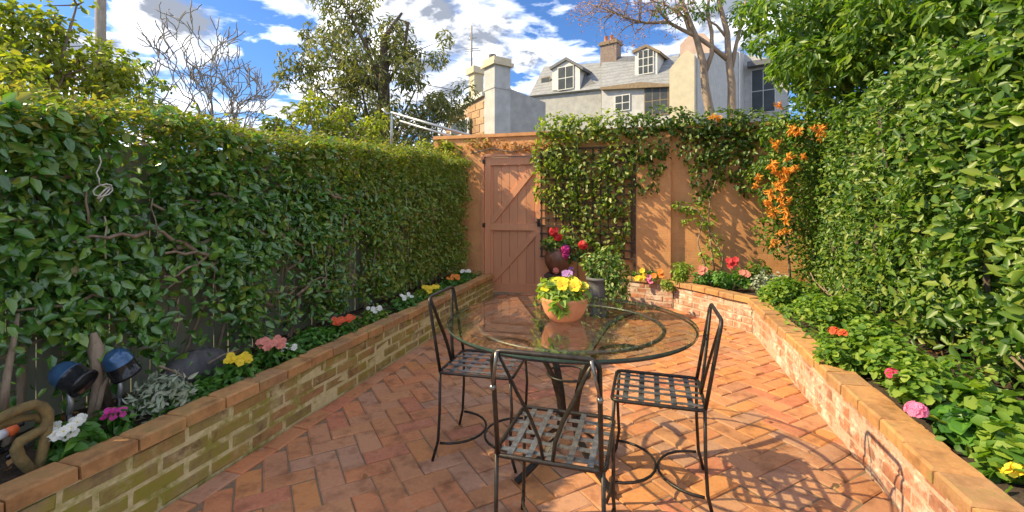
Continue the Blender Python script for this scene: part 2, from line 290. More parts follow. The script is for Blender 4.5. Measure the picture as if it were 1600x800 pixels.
# ------------------------------------------------------------------ mesh helpers
class MB:
    def __init__(s): s.v = []; s.f = []
    def add(s, vs, fs):
        o = len(s.v); s.v += [tuple(p) for p in vs]; s.f += [tuple(o + i for i in f) for f in fs]; return s
    def box(s, a, b, mat=None):
        x0, y0, z0 = a; x1, y1, z1 = b
        vs = [Vector(p) for p in ((x0,y0,z0),(x1,y0,z0),(x1,y1,z0),(x0,y1,z0),(x0,y0,z1),(x1,y0,z1),(x1,y1,z1),(x0,y1,z1))]
        if mat: vs = [mat @ p for p in vs]
        return s.add(vs, [(0,3,2,1),(4,5,6,7),(0,1,5,4),(1,2,6,5),(2,3,7,6),(3,0,4,7)])
    def prism(s, pts, y0, y1):
        """outline in x-z, from y0 to y1 (outline counter-clockwise seen from -y)"""
        n = len(pts); vs = [(x, y0, z) for x, z in pts] + [(x, y1, z) for x, z in pts]
        return s.add(vs, [tuple(range(n)), tuple(range(2*n-1, n-1, -1))] + [(i, n+i, n+(i+1) % n, (i+1) % n) for i in range(n)])
    def tube(s, pts, r, k=7, flat=1.0, closed=False):
        pts = [Vector(p) for p in pts]; n = len(pts); rr = r if hasattr(r, '__len__') else [r]*n
        o = len(s.v); prev = None
        for i, p in enumerate(pts):
            if closed: d = pts[(i+1) % n] - pts[i-1]
            else: d = pts[min(i+1, n-1)] - pts[max(i-1, 0)]
            if d.length < 1e-9: d = Vector((0,0,1))
            d.normalize()
            if prev is None:
                a = d.orthogonal().normalized()
                if abs(d.z) > 0.9 and flat != 1.0: a = Vector((1,0,0))
            else: a = prev - d * prev.dot(d); a = a.normalized() if a.length > 1e-6 else d.orthogonal().normalized()
            prev = a; b = d.cross(a)
            for j in range(k):
                w = 2*math.pi*j/k; s.v.append(tuple(p + a*(math.cos(w)*rr[i]) + b*(math.sin(w)*rr[i]*flat)))
        m = n if closed else n-1
        for i in range(m):
            for j in range(k):
                s.f.append((o+i*k+j, o+i*k+(j+1) % k, o+((i+1) % n)*k+(j+1) % k, o+((i+1) % n)*k+j))
        if not closed:
            s.f.append(tuple(o+j for j in range(k-1, -1, -1))); s.f.append(tuple(o+(n-1)*k+j for j in range(k)))
        return s
    def lathe(s, prof, k=24, c=(0,0,0), mat=None):
        o = len(s.v); c = Vector(c)
        for r, z in prof:
            for j in range(k):
                w = 2*math.pi*j/k; p = Vector((r*math.cos(w), r*math.sin(w), z))
                s.v.append(tuple((mat @ p if mat else p) + c))
        for i in range(len(prof)-1):
            for j in range(k): s.f.append((o+i*k+j, o+i*k+(j+1) % k, o+(i+1)*k+(j+1) % k, o+(i+1)*k+j))
        return s
    def mesh(s, name, mat=None, smooth=False):
        me = bpy.data.meshes.new(name); me.from_pydata(s.v, [], s.f)
        if mat: me.materials.append(M[mat] if isinstance(mat, str) else mat)
        if smooth: me.polygons.foreach_set('use_smooth', [True]*len(me.polygons))
        me.update(); return me
    def build(s, name, mat=None, parent=None, smooth=False):
        return link(name, s.mesh(name, mat, smooth), parent)
def link(name, me, parent=None):
    o = bpy.data.objects.new(name, me); C.objects.link(o)
    if parent: o.parent = parent
    return o
def empty(name, loc=(0,0,0), rz=0.0):
    o = bpy.data.objects.new(name, None); C.objects.link(o); o.location = loc; o.rotation_euler = (0,0,rz)
    o.empty_display_size = 0.1
    return o
def tag(o, label=None, cat=None, group=None, kind=None):
    if label: o['label'] = label
    if cat: o['category'] = cat
    if group: o['group'] = group
    if kind: o['kind'] = kind
    return o
def thing(name, label, cat, loc=(0,0,0), rz=0.0, group=None): return tag(empty(name, loc, rz), label, cat, group)

def unit(a): return a / np.maximum(np.linalg.norm(a, axis=-1, keepdims=True), 1e-9)
def leaf_mesh(name, pos, nrm, axis, L, W, mat, cup=0.18, curl=0.15, rd=0):
    """many bent six-point leaves in one mesh"""
    n = len(pos); nrm = unit(nrm); axis = unit(axis - nrm*np.sum(axis*nrm, 1, keepdims=True)); side = np.cross(nrm, axis)
    L = np.broadcast_to(L, (n,))[:, None]; W = np.broadcast_to(W, (n,))[:, None]
    up = nrm*W*cup
    v = np.empty((n, 6, 3))
    v[:,0] = pos; v[:,5] = pos + axis*L - nrm*L*curl
    a1, a2, w2 = (0.32, 0.70, 0.36) if not rd else (0.26, 0.84, 0.42)
    v[:,1] = pos + axis*L*a1 - side*W*0.5 + up; v[:,2] = pos + axis*L*a2 - side*W*w2 + up - nrm*L*curl*0.5
    v[:,3] = pos + axis*L*a1 + side*W*0.5 + up; v[:,4] = pos + axis*L*a2 + side*W*w2 + up - nrm*L*curl*0.5
    q = np.array([0,3,4,5, 0,5,2,1]); idx = (np.arange(n)[:, None]*6 + q[None]).ravel().astype(np.int32)
    me = bpy.data.meshes.new(name); me.vertices.add(n*6); me.loops.add(n*8); me.polygons.add(n*2)
    me.vertices.foreach_set('co', v.ravel().astype(np.float32)); me.loops.foreach_set('vertex_index', idx)
    me.polygons.foreach_set('loop_start', np.arange(0, n*8, 4, dtype=np.int32))
    me.polygons.foreach_set('loop_total', np.full(n*2, 4, dtype=np.int32))
    me.update(calc_edges=True); me.materials.append(M[mat]); return me
def ball(n):
    d = unit(rng.normal(size=(n, 3))); return d, d*np.cbrt(rng.uniform(0.15, 1, (n, 1)))
def clump_leaves(name, blobs, L, W, mat, parent=None, droop=0.3, outward=0.7, up=0.5, jit=0.45, rd=0):
    """blobs: (centre, radii, count); leaves crowd through each blob and face outward and upward"""
    Ps, Ns = [], []
    for c, r, n in blobs:
        n = int(n)
        if n < 1: continue
        d, b = ball(n); Ps.append(np.array(c)[None] + b*np.array(r)[None]); Ns.append(d)
    p = np.concatenate(Ps); d = np.concatenate(Ns); n = len(p)
    nr = d*outward + np.array([0,0,up])[None] + rng.normal(size=(n,3))*jit
    ax = d*0.6 + rng.normal(size=(n,3))*0.6 - np.array([0,0,droop])[None]
    s = rng.uniform(0.65, 1.3, n)
    return link(name, leaf_mesh(name, p, nr, ax, L*s, W*s*rng.uniform(0.8,1.2,n), mat, rd=rd), parent)

# ------------------------------------------------------------------ setting: ground, floor, soil
MB().add([(-400,-200,-0.06),(400,-200,-0.06),(400,700,-0.06),(-400,700,-0.06)], [(0,1,2,3)]).build('ground', 'ground')['kind'] = 'structure'
floor = MB().add([(-1.99,0.3,-0.008),(1.2,0.3,-0.008),(1.2,6.45,-0.008),(-2.5,6.45,-0.008),(-2.5,6.0,-0.008),(-1.99,6.0,-0.008)], [(0,1,2,3,4,5)]).build('floor', 'sand')
floor['kind'] = 'structure'
def brick_mesh(name, lx, ly, lz, ch, seed, mat, jt=0.003):
    """a worn brick: chamfered upper edges, knocked corners, centred in x-y, top at z = 0"""
    g = random.Random(seed); hx, hy = lx/2, ly/2; vs = []
    for (z, ins) in ((-lz, 0), (-ch, 0), (0, ch)):
        for sx, sy in ((-1,-1),(1,-1),(1,1),(-1,1)):
            j = 0.0018 if z < 0 else jt
            vs.append((sx*(hx-ins)+g.uniform(-j,j), sy*(hy-ins)+g.uniform(-j,j), z + (g.uniform(-0.002,0.001) if z == 0 else 0)))
    fs = [(8,9,10,11)] + [(a, (a+1) % 4, 4+(a+1) % 4, 4+a) for a in range(4)] + [(4+a, 4+(a+1) % 4, 8+(a+1) % 4, 8+a) for a in range(4)]
    b = MB().add(vs, fs); return b.mesh(name, mat) if mat else b
BL, BW = 0.226, 0.113                                  # laying size with joint
pav = [brick_mesh('paving_brick', 0.221, 0.108, 0.05, 0.006, s, 'paver') for s in range(8)]
pavb = [brick_mesh('paving_brick', 0.221, 0.108, 0.05, 0.006, s, None) for s in range(8)]
spots = []
c45 = math.cos(R(45))
for i in range(-90, 90):
    for j in range(-60, 60):
        # herringbone on a unit grid of the brick width: pairs of an across and an along brick stepping diagonally
        for kind in (0, 1):
            if kind == 0: gx, gy, rz = i + 2*j*1 + 1.0, i - 2*j + 0.5, 0.0
            else: gx, gy, rz = i + 2*j + 2.5 - 0.0, i - 2*j + 0.0, 90.0
            spots.append((gx*BW, gy*BW, rz))
cells = {}
bricks = []
for gx, gy, rz in spots:
    x = (gx - gy)*c45 - 0.35; y = (gx + gy)*c45 + 3.1
    if -1.95 < x < 1.22 and 0.9 < y < 6.42: bricks.append((x, y, R(45 + rz)))
# nothing lies past the skewed end wall of the raised bed or on the border row
def inside_floor(x, y):
    if x < -1.885: return False
    if y > 5.1 and (x - 1.12)*0.92 + (y - 5.1)*0.72 > 0.06: return False
    return True
bricks = [b for b in bricks if inside_floor(b[0], b[1])]
y = 0.95
while y < 6.3:
    bricks.append((-1.885, y, R(90.0001))); y += BL
def seen(b):
    p = Vector((b[0], b[1], 0)) - EYEV; d = p.dot(FW); return d if d > 0.3 else 99
def in_view(b):
    p = Vector((b[0], b[1], 0)) - EYEV; d = p.dot(FW)
    if d < 0.4: return False
    px = 800 + F*p.dot(RT)/d; py = HZ + F*EYE/d
    return -40 < px < 1640 and py < 850
vis = sorted([b for b in bricks if in_view(b)], key=seen); hid = [b for b in bricks if not in_view(b)]
rest = MB()
for k, (x, y, rz) in enumerate(vis + hid):
    dz = rnd.uniform(-0.0045, 0.003) + (0.006 if x == -1.885 else 0); tilt = Matrix.Rotation(rnd.gauss(0, 0.010), 4, 'X') @ Matrix.Rotation(rnd.gauss(0, 0.007), 4, 'Y')
    mt = Matrix.Translation((x, y, dz)) @ Matrix.Rotation(rz + rnd.gauss(0, 0.008), 4, 'Z') @ tilt
    if k < 299:
        o = link('brick', pav[k % 8], floor); o.matrix_local = mt
    else:
        b = pavb[k % 8]; rest.add([mt @ Vector(p) for p in b.v], b.f)
o = rest.build('paving_bricks', 'paver_far', floor); o['kind'] = 'stuff'

def soil_patch(name, poly, z, seed):
    """a lumpy soil bed inside a quad strip poly: list of (xl, xr, y)"""
    g = random.Random(seed); b = MB(); nx = 5; rows = []
    for xl, xr, yy in poly: rows.append([(xl + (xr-xl)*i/nx, yy, z + g.uniform(-0.015, 0.02)) for i in range(nx+1)])
    vs = [p for r_ in rows for p in r_]; w = nx+1
    b.add(vs, [(r_*w+i, r_*w+i+1, (r_+1)*w+i+1, (r_+1)*w+i) for r_ in range(len(rows)-1) for i in range(nx)])
    o = b.build(name, 'soil', None, True); o['kind'] = 'structure'; return o
soil_patch('soil', [(-2.75, -2.03, 0.3 + 0.15*i) for i in range(41)], 0.285, 3)
def rx(y_): return 1.10 if y_ < 5.1 else max(-0.2, 1.10 - (y_-5.1)*0.78) + 0.07
soil_patch('soil', [(rx(0.3+0.12*i), 2.3, 0.3+0.12*i) for i in range(50)], 0.30, 4)

# ------------------------------------------------------------------ brick bed walls
def wall_run(root, p0, p1, courses, mat, cmat, side, bl=0.232, ch=0.074, cw=0.115, over=0.012, clen=0.2, seed=1, mortar='lime', core_w=0.10, joint=0.014):
    """p0 -> p1 is the exposed face line; side = +1 if the exposed face is to the right of the direction of travel"""
    g = random.Random(seed); p0 = Vector((*p0, 0)); p1 = Vector((*p1, 0)); d = (p1-p0); Lw = d.length; d.normalize()
    n_out = Vector((d.y, -d.x, 0))*side; ang = math.atan2(d.y, d.x)
    h = courses*ch
    fr = Matrix(((d.x, -n_out.x, 0, p0.x), (d.y, -n_out.y, 0, p0.y), (0, 0, 1, 0), (0, 0, 0, 1)))   # local: x along, y into the wall
    core = MB().box((0.0, 0.004, -0.03), (Lw, core_w, h - 0.004), fr)
    if side < 0: core.f = [tuple(reversed(f)) for f in core.f]
    core.build('mortar', mortar, root)
    meshes = []
    for s in range(6):
        b = brick_mesh('wall_brick', bl-joint, ch-joint, 0.09, 0.006, seed*50+s, None, 0.005)
        meshes.append(b.mesh('wall_brick', mat))
    for c in range(courses):
        x = -(c % 2)*bl/2
        while x < Lw - 0.03:
            xa, xb = max(x, 0), min(x+bl, Lw)
            if xb - xa > 0.05:
                o = link('brick', meshes[g.randrange(6)], root)
                cx = (xa+xb)/2; zc = c*ch + ch/2
                pos = p0 + d*cx + n_out*g.uniform(-0.004, 0.005) + Vector((0,0,zc + g.uniform(-0.003,0.003)))
                # brick local: x along the wall, top (+z) becomes the face
                rot = Matrix((( d.x, 0, n_out.x), (d.y, 0, n_out.y), (0, 1, 0))).to_4x4()
                if rot.determinant() < 0: rot = Matrix(((-d.x, 0, n_out.x), (-d.y, 0, n_out.y), (0, 1, 0))).to_4x4()
                o.matrix_local = Matrix.Translation(pos) @ rot @ Matrix.Rotation(g.gauss(0,0.008),4,'Z') @ Matrix.Diagonal(((xb-xa-joint)/(bl-joint), 1, 1, 1))
            x += bl
    cm = [brick_mesh('coping_brick', clen-0.008, cw, 0.056, 0.009, seed*70+s, cmat, 0.006) for s in range(6)]
    x = 0
    while x < Lw - 0.05:
        ln = min(clen, Lw - x)
        o = link('coping_brick', cm[g.randrange(6)], root)
        pos = p0 + d*(x+ln/2) + n_out*(over - cw/2 + g.uniform(-0.004,0.004)) + Vector((0,0,h + 0.056 + g.uniform(-0.002,0.003)))
        o.matrix_local = Matrix.Translation(pos) @ Matrix.Rotation(ang + g.gauss(0,0.008), 4, 'Z') @ Matrix.Rotation(g.gauss(0,0.012), 4, 'X') @ Matrix.Diagonal((ln/clen,1,1,1))
        x += clen
lw = thing('planter_wall', 'mossy low brick wall of the flower bed along the shaded green hedge', 'wall')
wall_run(lw, (-1.945, 0.75), (-1.945, 5.98), 4, 'old_brick', 'coping', +1, cw=0.12, over=0.014, seed=2, joint=0.018)
rw = thing('planter_wall', 'sunlit pink and white stained low brick wall with an angled far corner', 'wall')
wall_run(rw, (1.03, 1.15), (1.09, 5.06), 4, 'pink_brick', 'coping', -1, cw=0.155, over=0.045, seed=5, mortar='pale_mortar')
wall_run(rw, (1.09, 5.075), (0.40, 5.98), 4, 'pink_brick', 'coping', -1, cw=0.155, over=0.03, seed=6, mortar='pale_mortar')
wall_run(rw, (0.39, 5.985), (-0.22, 6.22), 4, 'pink_brick', 'coping', -1, cw=0.12, over=0.02, seed=7, mortar='pale_mortar')

# ------------------------------------------------------------------ back wall and gate
GY = 6.30
bw = thing('garden_wall', 'orange painted wall across the far end of the patio', 'wall')
wb = MB().box((-3.0, GY, -0.05), (-2.235, GY+0.2, 2.28)).box((-2.235, GY, 2.04), (-1.29, GY+0.2, 2.28)).box((-1.29, GY, -0.05), (3.2, GY+0.2, 2.28))
wb.build('masonry', 'orange_wall', bw)
xa, xb = atY(990, 330, GY-0.06).x, atY(1048, 330, GY-0.06).x
MB().box((xa, GY-0.06, -0.05), (xb, GY-0.001, 2.25)).build('pier', 'orange_wall', bw)
cpb = MB().box((-3.0, GY-0.025, 2.281), (3.2, GY+0.225, 2.33)); cpb.build('capping', 'orange_wall', bw)

gt = thing('garden_gate', 'closed salmon painted timber gate with two diagonal braces', 'gate', (-1.76, GY+0.03, 0))
g0, g1 = -0.435, 0.435
for sx in (g0-0.038, g1+0.0):
    MB().box((sx, -0.045, -0.02), (sx+0.038, 0.06, 2.035)).build('jamb', 'gate', gt)
MB().box((g0, -0.045, 1.995), (g1, 0.06, 2.035)).build('head', 'gate', gt)
nb = 7; bwid = (g1-g0)/nb
for k in range(nb):
    MB().box((g0+k*bwid+0.0025, 0.02, 0.03), (g0+(k+1)*bwid-0.0025, 0.045, 1.985)).build('board', 'gate_board', gt)
for a, b_ in ((g0+0.004, g0+0.094), (g1-0.094, g1-0.004)):
    MB().box((a, -0.012, 0.03), (b_, 0.019, 1.985)).build('stile', 'gate', gt)
for z0, z1, nm in ((0.035, 0.16, 'rail'), (0.93, 1.03, 'rail'), (1.875, 1.98, 'rail')):
    MB().box((g0+0.095, -0.012, z0), (g1-0.095, 0.019, z1)).build(nm, 'gate', gt)
def brace(z0, z1):
    x0, x1 = g0+0.097, g1-0.097; w = 0.055
    MB().prism([(x0, z0), (x0+w*0.9, z0), (x1, z1-w*1.3), (x1, z1), (x1-w*0.9, z1), (x0, z0+w*1.3)], -0.010, 0.018).build('brace', 'gate', gt)
brace(0.165, 0.925); brace(1.035, 1.87)
for zz in (0.10, 1.0, 1.93):
    MB().box((g0-0.02, -0.0475, zz-0.03), (g0+0.003, -0.0455, zz+0.03)).tube([(g0+0.006,-0.022,zz-0.035),(g0+0.006,-0.022,zz+0.035)], 0.008, 8).build('hinge', 'iron', gt)
lt = MB().box((g1-0.075, -0.03, 0.99), (g1-0.035, -0.013, 1.10)).build('latch', 'iron', gt)
MB().tube([(g1-0.055, -0.032, 1.05), (g1-0.055, -0.06, 1.05), (g1-0.09, -0.062, 1.05)], 0.007, 6).build('latch_lever', 'iron', lt)
MB().box((g1-0.07, -0.024, 1.89), (g1-0.03, -0.0135, 1.94)).build('bolt', 'iron', gt)

# trellis
ta, tb_ = atY(846, 300, GY-0.05).x, atY(987, 300, GY-0.05).x
z0, z1 = atY(900, 402, GY-0.05).z, atY(900, 232, GY-0.05).z
tr = thing('trellis', 'dark brown timber lattice fixed to the orange wall beside the gate', 'trellis')
nx = 13; nz = 15
for k in range(nx):
    x = ta + (tb_-ta)*k/(nx-1); MB().box((x-0.012, GY-0.052, z0), (x+0.012, GY-0.040, z1)).build('slat', 'lattice', tr)
for k in range(nz):
    z = z0 + (z1-z0)*k/(nz-1); MB().box((ta-0.02, GY-0.066, z-0.012), (tb_+0.02, GY-0.0525, z+0.012)).build('slat', 'lattice', tr)
MB().box((tb_+0.022, GY-0.066, z0-0.5), (tb_+0.055, GY-0.03, z1+0.03)).build('post', 'lattice', tr)

# ------------------------------------------------------------------ paling fences
def paling_fence(label, X, face, y0, y1, hf, mat, seed):
    g = random.Random(seed); root = thing('paling_fence', label, 'fence')
    y = y0
    ms = [MB().prism([(0.0015, 0), (0.0985, 0), (0.0995, 1), (0.0005, 1)], -0.007, 0.007).mesh('paling', mat) for _ in range(3)]
    while y < y1:
        o = link('paling', ms[g.randrange(3)], root); o.location = (X + g.uniform(-0.005, 0.005), y, 0.03); o.rotation_euler = (g.gauss(0,0.004), 0, R(90))
        o.scale = (g.uniform(0.96, 1.0), 1, hf(y) - 0.03 + g.uniform(-0.012, 0.012)); y += 0.1
    for zz in (0.5, 1.25):
        MB().box((X - face*0.06 if face > 0 else X + 0.02, y0, zz), (X - face*0.02 if face > 0 else X + 0.06, y1, zz+0.07)).build('rail', mat, root)
    return root
def lh(y): return float(np.interp(y, [0.0, 1.2, 2.5, 3.7, 6.4], [1.68, 1.70, 1.75, 1.82, 1.94]))      # hedge top height
paling_fence('grey green paling fence behind the shaded espaliered hedge', -2.64, 1, 0.2, 6.2, lambda y: lh(y)-0.12, 'paling', 11)
paling_fence('silver grey paling fence behind the sunlit clipped hedge', 2.12, -1, 1.6, 6.2, lambda y: 2.0, 'paling_grey', 12)

# ------------------------------------------------------------------ hedges
def noise3(p, s, seed):
    """cheap smooth noise from summed sines, about -1..1"""
    g = np.random.default_rng(seed); out = 0
    for k in range(6):
        w = g.normal(size=3)*s*(0.6+0.35*k); out = out + np.sin(p @ w + g.uniform(0, 6.28))/(1+0.35*k)
    return out/2.6
def left_hedge():
    root = thing('hedge', 'tall shaded green espaliered hedge along the mossy bed wall', 'hedge', (-2.5, 3.2, 0.28))
    off = np.array([2.5, -3.2, -0.28])
    # main wall of leaves, gappy low and near, dense far and high
    n = 60000; y = rng.uniform(0.4, 6.15, n)**1.0; top = np.interp(y, [0.0, 1.2, 2.5, 3.7, 6.4], [1.68, 1.70, 1.75, 1.82, 1.94])
    top = top + 0.03*np.sin(y*4.3) + 0.02*np.sin(y*10.1+2); z = 0.38 + (top-0.38)*rng.uniform(0, 1, n)**0.92
    x = rng.uniform(0, 1, n)
    p = np.stack([np.zeros(n), y, z], 1)
    dens = 0.80 + 1.35*noise3(p*np.array([1,1,1.3]), 9.5, 5) + 0.28*np.clip((z-1.2)/0.4, -1, 1) + 0.14*(y-2.4) - 0.75*np.clip((0.60-z)/0.25, 0, 1.5)
    keep = rng.uniform(0, 1, n) < np.clip(dens, 0.09, 1); y, z, top, p, x = y[keep], z[keep], top[keep], p[keep], x[keep]
    bul = 0.055*noise3(p, 7.0, 9)
    X = -2.54 + 0.18*x + bul + 0.03*np.clip((z-1.3), 0, 1)
    pos = np.stack([X, y, z], 1); m = len(pos)
    nr = np.stack([np.full(m, 0.75), np.full(m, -0.25), np.full(m, 0.55)], 1) + rng.normal(size=(m,3))*0.6
    ax = np.stack([np.full(m, 0.3), np.full(m, 0.0), np.full(m, -0.35)], 1) + rng.normal(size=(m,3))*0.75
    far = np.clip((y-2.2)/2.5, 0, 1); s = (0.048 - 0.012*far)*rng.choice([0.55, 0.8, 1.0, 1.2, 1.5], m)*rng.uniform(0.8, 1.2, m)
    near = (far + 0.5*np.clip((z-1.35)/0.3,0,1) + rng.normal(size=m)*0.25) < 0.55
    for sel, mat in ((near, 'lf_hedge'), (~near, 'lf_hedge_far')):
        link('foliage', leaf_mesh('foliage', pos[sel]+off, nr[sel], ax[sel], s[sel], s[sel]*0.52, mat), root)
    # clipped top; yellower leaf colour paints the sun on the tips
    n = 19000; y = rng.uniform(0.4, 6.2, n); top = np.interp(y, [0.0, 1.2, 2.5, 3.7, 6.4], [1.68, 1.70, 1.75, 1.82, 1.94])
    u_ = rng.uniform(0, 1, n)**1.2; pos = np.stack([-2.31 - u_*0.62, y, top - rng.exponential(0.055, n) - 0.02 + 0.10*np.minimum(u_*2.2, 1)], 1)
    pos[:,2] += 0.035*noise3(pos, 7, 3) + 0.02*np.sin(y*4.3) + np.where(rng.uniform(0,1,n) < 0.05, rng.uniform(0, 0.09, n), 0)
    nr = np.tile([0.1, -0.1, 1.0], (n,1)) + rng.normal(size=(n,3))*0.5; ax = np.tile([0,0,0.5], (n,1)) + rng.normal(size=(n,3))*0.7
    s = 0.034*rng.uniform(0.6, 1.3, n)
    link('foliage', leaf_mesh('foliage', pos+off, nr, ax, s, s*0.5, 'lf_tip'), root)
    # espalier limbs and hanging stems
    g = random.Random(3)
    for k in range(16):
        y0 = 0.9 + k*0.33 + g.uniform(-0.1,0.1); pts = [Vector((-2.52+g.uniform(-0.03,0.03), y0, 0.27))]
        dy = g.uniform(-0.25,0.25)
        for i in range(7): pts.append(pts[-1] + Vector((g.uniform(-0.025,0.025), dy*0.35+g.uniform(-0.05,0.05), 0.2)))
        r0 = g.uniform(0.010, 0.020)
        MB().tube([q+Vector(off) for q in pts], [r0*(1-0.09*i) for i in range(8)], 6).build('stem', 'twig', root, True)
    for k in range(20):
        y0 = g.uniform(0.9, 4.2); z0 = g.choice([0.62, 0.85, 1.1, 1.32]) + g.uniform(-0.06,0.06)
        pts = [Vector((-2.46+g.uniform(-0.05,0.03), y0, z0))]; a = g.choice([-1,1])
        for i in range(6): pts.append(pts[-1] + Vector((g.uniform(-0.03,0.03), a*0.085, g.uniform(-0.045,0.05))))
        r0 = g.uniform(0.010, 0.018)
        MB().tube([q+Vector(off) for q in pts], [r0*(1-0.1*i) for i in range(7)], 6).build('branch', 'twig', root, True)
    for k in range(22):                                # old limbs near the face, at eye height
        y0 = g.uniform(0.95, 3.4); z0 = g.uniform(0.8, 1.55)
        pts = [Vector((-2.41+g.uniform(-0.02,0.03), y0, z0))]; a = g.choice([-1,1]); dz = g.uniform(-0.03,0.04)
        for i in range(5): pts.append(pts[-1] + Vector((g.uniform(-0.02,0.015), a*0.06, dz+g.uniform(-0.03,0.03))))
        r0 = g.uniform(0.008, 0.016)
        MB().tube([q+Vector(off) for q in pts], [r0*(1-0.1*i) for i in range(6)], 6).build('branch', 'twig', root, True)
    # thin dangling shoots
    for k in range(44):
        q = Vector((g.uniform(-2.43,-2.37), g.uniform(1.2, 5.0), g.uniform(0.7, 1.5))); pts = [q]
        for i in range(4): pts.append(pts[-1] + Vector((g.uniform(-0.01,0.01), g.uniform(-0.02,0.02), -0.05)))
        MB().tube([p_+Vector(off) for p_ in pts], g.choice([0.003,0.004,0.005]), 5).build('shoot', g.choice(['twig','twig','twig_pale']), root, True)
    return root
lhedge = left_hedge()
# white twine knot tied in the hedge
def twine():
    c = atX(155, 288, -2.345); o = thing('garden_twine', 'loose white twine knotted and dangling in the shaded hedge', 'twine', c)
    g = random.Random(8); pts = [Vector((0,0,0.13))]
    for i in range(5): pts.append(Vector((g.uniform(-0.01,0.01), g.uniform(-0.012,0.012), 0.13-0.026*(i+1))))
    for i in range(22):
        a = i*0.72; pts.append(Vector((0.008*math.sin(a*1.7), (0.030+0.012*math.sin(a*0.37))*math.cos(a)+0.02, -0.02+0.026*math.sin(a*1.13)-0.0015*i)))
    MB().tube(pts, 0.0032, 5).build('cord', 'twig_white', o, True)
twine()

def right_hedge():
    root = thing('hedge', 'tall sunlit clipped hedge with glossy leaves behind the geranium bed', 'hedge', (1.9, 3.8, 0.3))
    off = np.array([-1.9, -3.8, -0.3])
    n = 64000; y = 1.9 + 4.35*rng.uniform(0, 1, n)**1.15
    top = np.interp(y, [1.5, 2.7, 4.0, 6.3], [2.50, 2.42, 2.28, 2.05]) + 0.10*np.sin(y*5.1) + 0.07*np.sin(y*11.7+1)
    z = 0.38 + (top-0.38)*rng.uniform(0, 1, n); x = rng.uniform(0, 1, n)**0.8
    p = np.stack([x*0.2, y, z], 1)
    dens = 0.66 + 1.15*noise3(p, 9.5, 21) + 0.12*(y-3) - 0.7*np.clip((0.55-z)/0.2, 0, 1)
    keep = rng.uniform(0, 1, n) < np.clip(dens, 0.06, 1); y, z, p, x = y[keep], z[keep], p[keep], x[keep]
    X = 1.70 + 0.36*x + 0.09*noise3(p, 9.0, 23) + 0.05*np.clip((z-1.2),0,2)
    pos = np.stack([X, y, z], 1); m = len(pos)
    nr = np.stack([np.full(m,-0.65), np.full(m,-0.3), np.full(m,0.55)],1) + rng.normal(size=(m,3))*0.65
    ax = np.stack([np.full(m,-0.35), np.full(m,0.0), np.full(m,0.0)],1) + rng.normal(size=(m,3))*0.75
    far = np.clip((y-2.4)/3, 0, 1); s = (0.060 - 0.025*far)*rng.choice([0.5, 0.75, 1.0, 1.25, 1.5], m)*rng.uniform(0.8, 1.2, m)
    link('foliage', leaf_mesh('foliage', pos+off, nr, ax, s, s*0.5, 'lf_right'), root)
    # the largest leaves nearest the patio edge, single
    g = random.Random(17); meshes = []
    for k in range(6):
        meshes.append(leaf_mesh('leaf', np.zeros((1,3)), np.array([[0,0,1.0]]), np.array([[1.0,0,0]]), 0.080, 0.039, 'lf_right', cup=0.12+0.04*k, curl=0.05+0.05*k))
    for k in range(230):
        yy = 2.0 + 1.9*g.random(); zz = g.uniform(0.5, 2.2)
        o = link('leaf', meshes[k % 6], root)
        nv = Vector((-0.8, -0.35, 0.5)) + Vector((g.gauss(0,.5), g.gauss(0,.5), g.gauss(0,.5)))
        q = nv.to_track_quat('Z', 'X') @ Quaternion((0,0,1), g.uniform(0, 6.28))
        o.rotation_mode = 'QUATERNION'; o.rotation_quaternion = q; o.location = Vector((1.70+0.05*g.random()+0.05*max(0,zz-1.2), yy, zz)) + Vector(off)
        s_ = g.uniform(0.75, 1.15); o.scale = (s_, s_, s_)
    for k in range(14):
        y0 = 1.9 + k*0.31; pts = [Vector((1.95+g.uniform(-0.04,0.04), y0, 0.28))]
        for i in range(6): pts.append(pts[-1] + Vector((g.uniform(-0.05,0.03), g.uniform(-0.09,0.09), 0.3)))
        MB().tube([q+Vector(off) for q in pts], [0.022*(1-0.1*i) for i in range(7)], 6).build('stem', 'bark_dark', root, True)
    for k in range(14):
        y0 = g.uniform(2.0, 5.5); pts = [Vector((1.86, y0, 0.33))]; a = g.uniform(-0.07,0.07)
        for i in range(4): pts.append(pts[-1] + Vector((g.uniform(-0.05,0.0), a+g.uniform(-0.03,0.03), 0.06)))
        MB().tube([q+Vector(off) for q in pts], 0.007, 5).build('branch', 'twig', root, True)
    # dark inner thicket that closes the middle of the hedge
    n = 9000; y = rng.uniform(1.8, 6.25, n); top = np.interp(y, [1.5, 2.7, 4.0, 6.3], [2.30, 2.28, 2.18, 1.98])
    pos = np.stack([rng.uniform(1.95, 2.08, n), y, 0.45+(top-0.45)*rng.uniform(0,1,n)], 1)
    link('foliage', leaf_mesh('foliage', pos+off, np.tile([-1,0,0.3],(n,1))+rng.normal(size=(n,3))*0.4, rng.normal(size=(n,3)), 0.075, 0.045, 'lf_right'), root)
right_hedge()

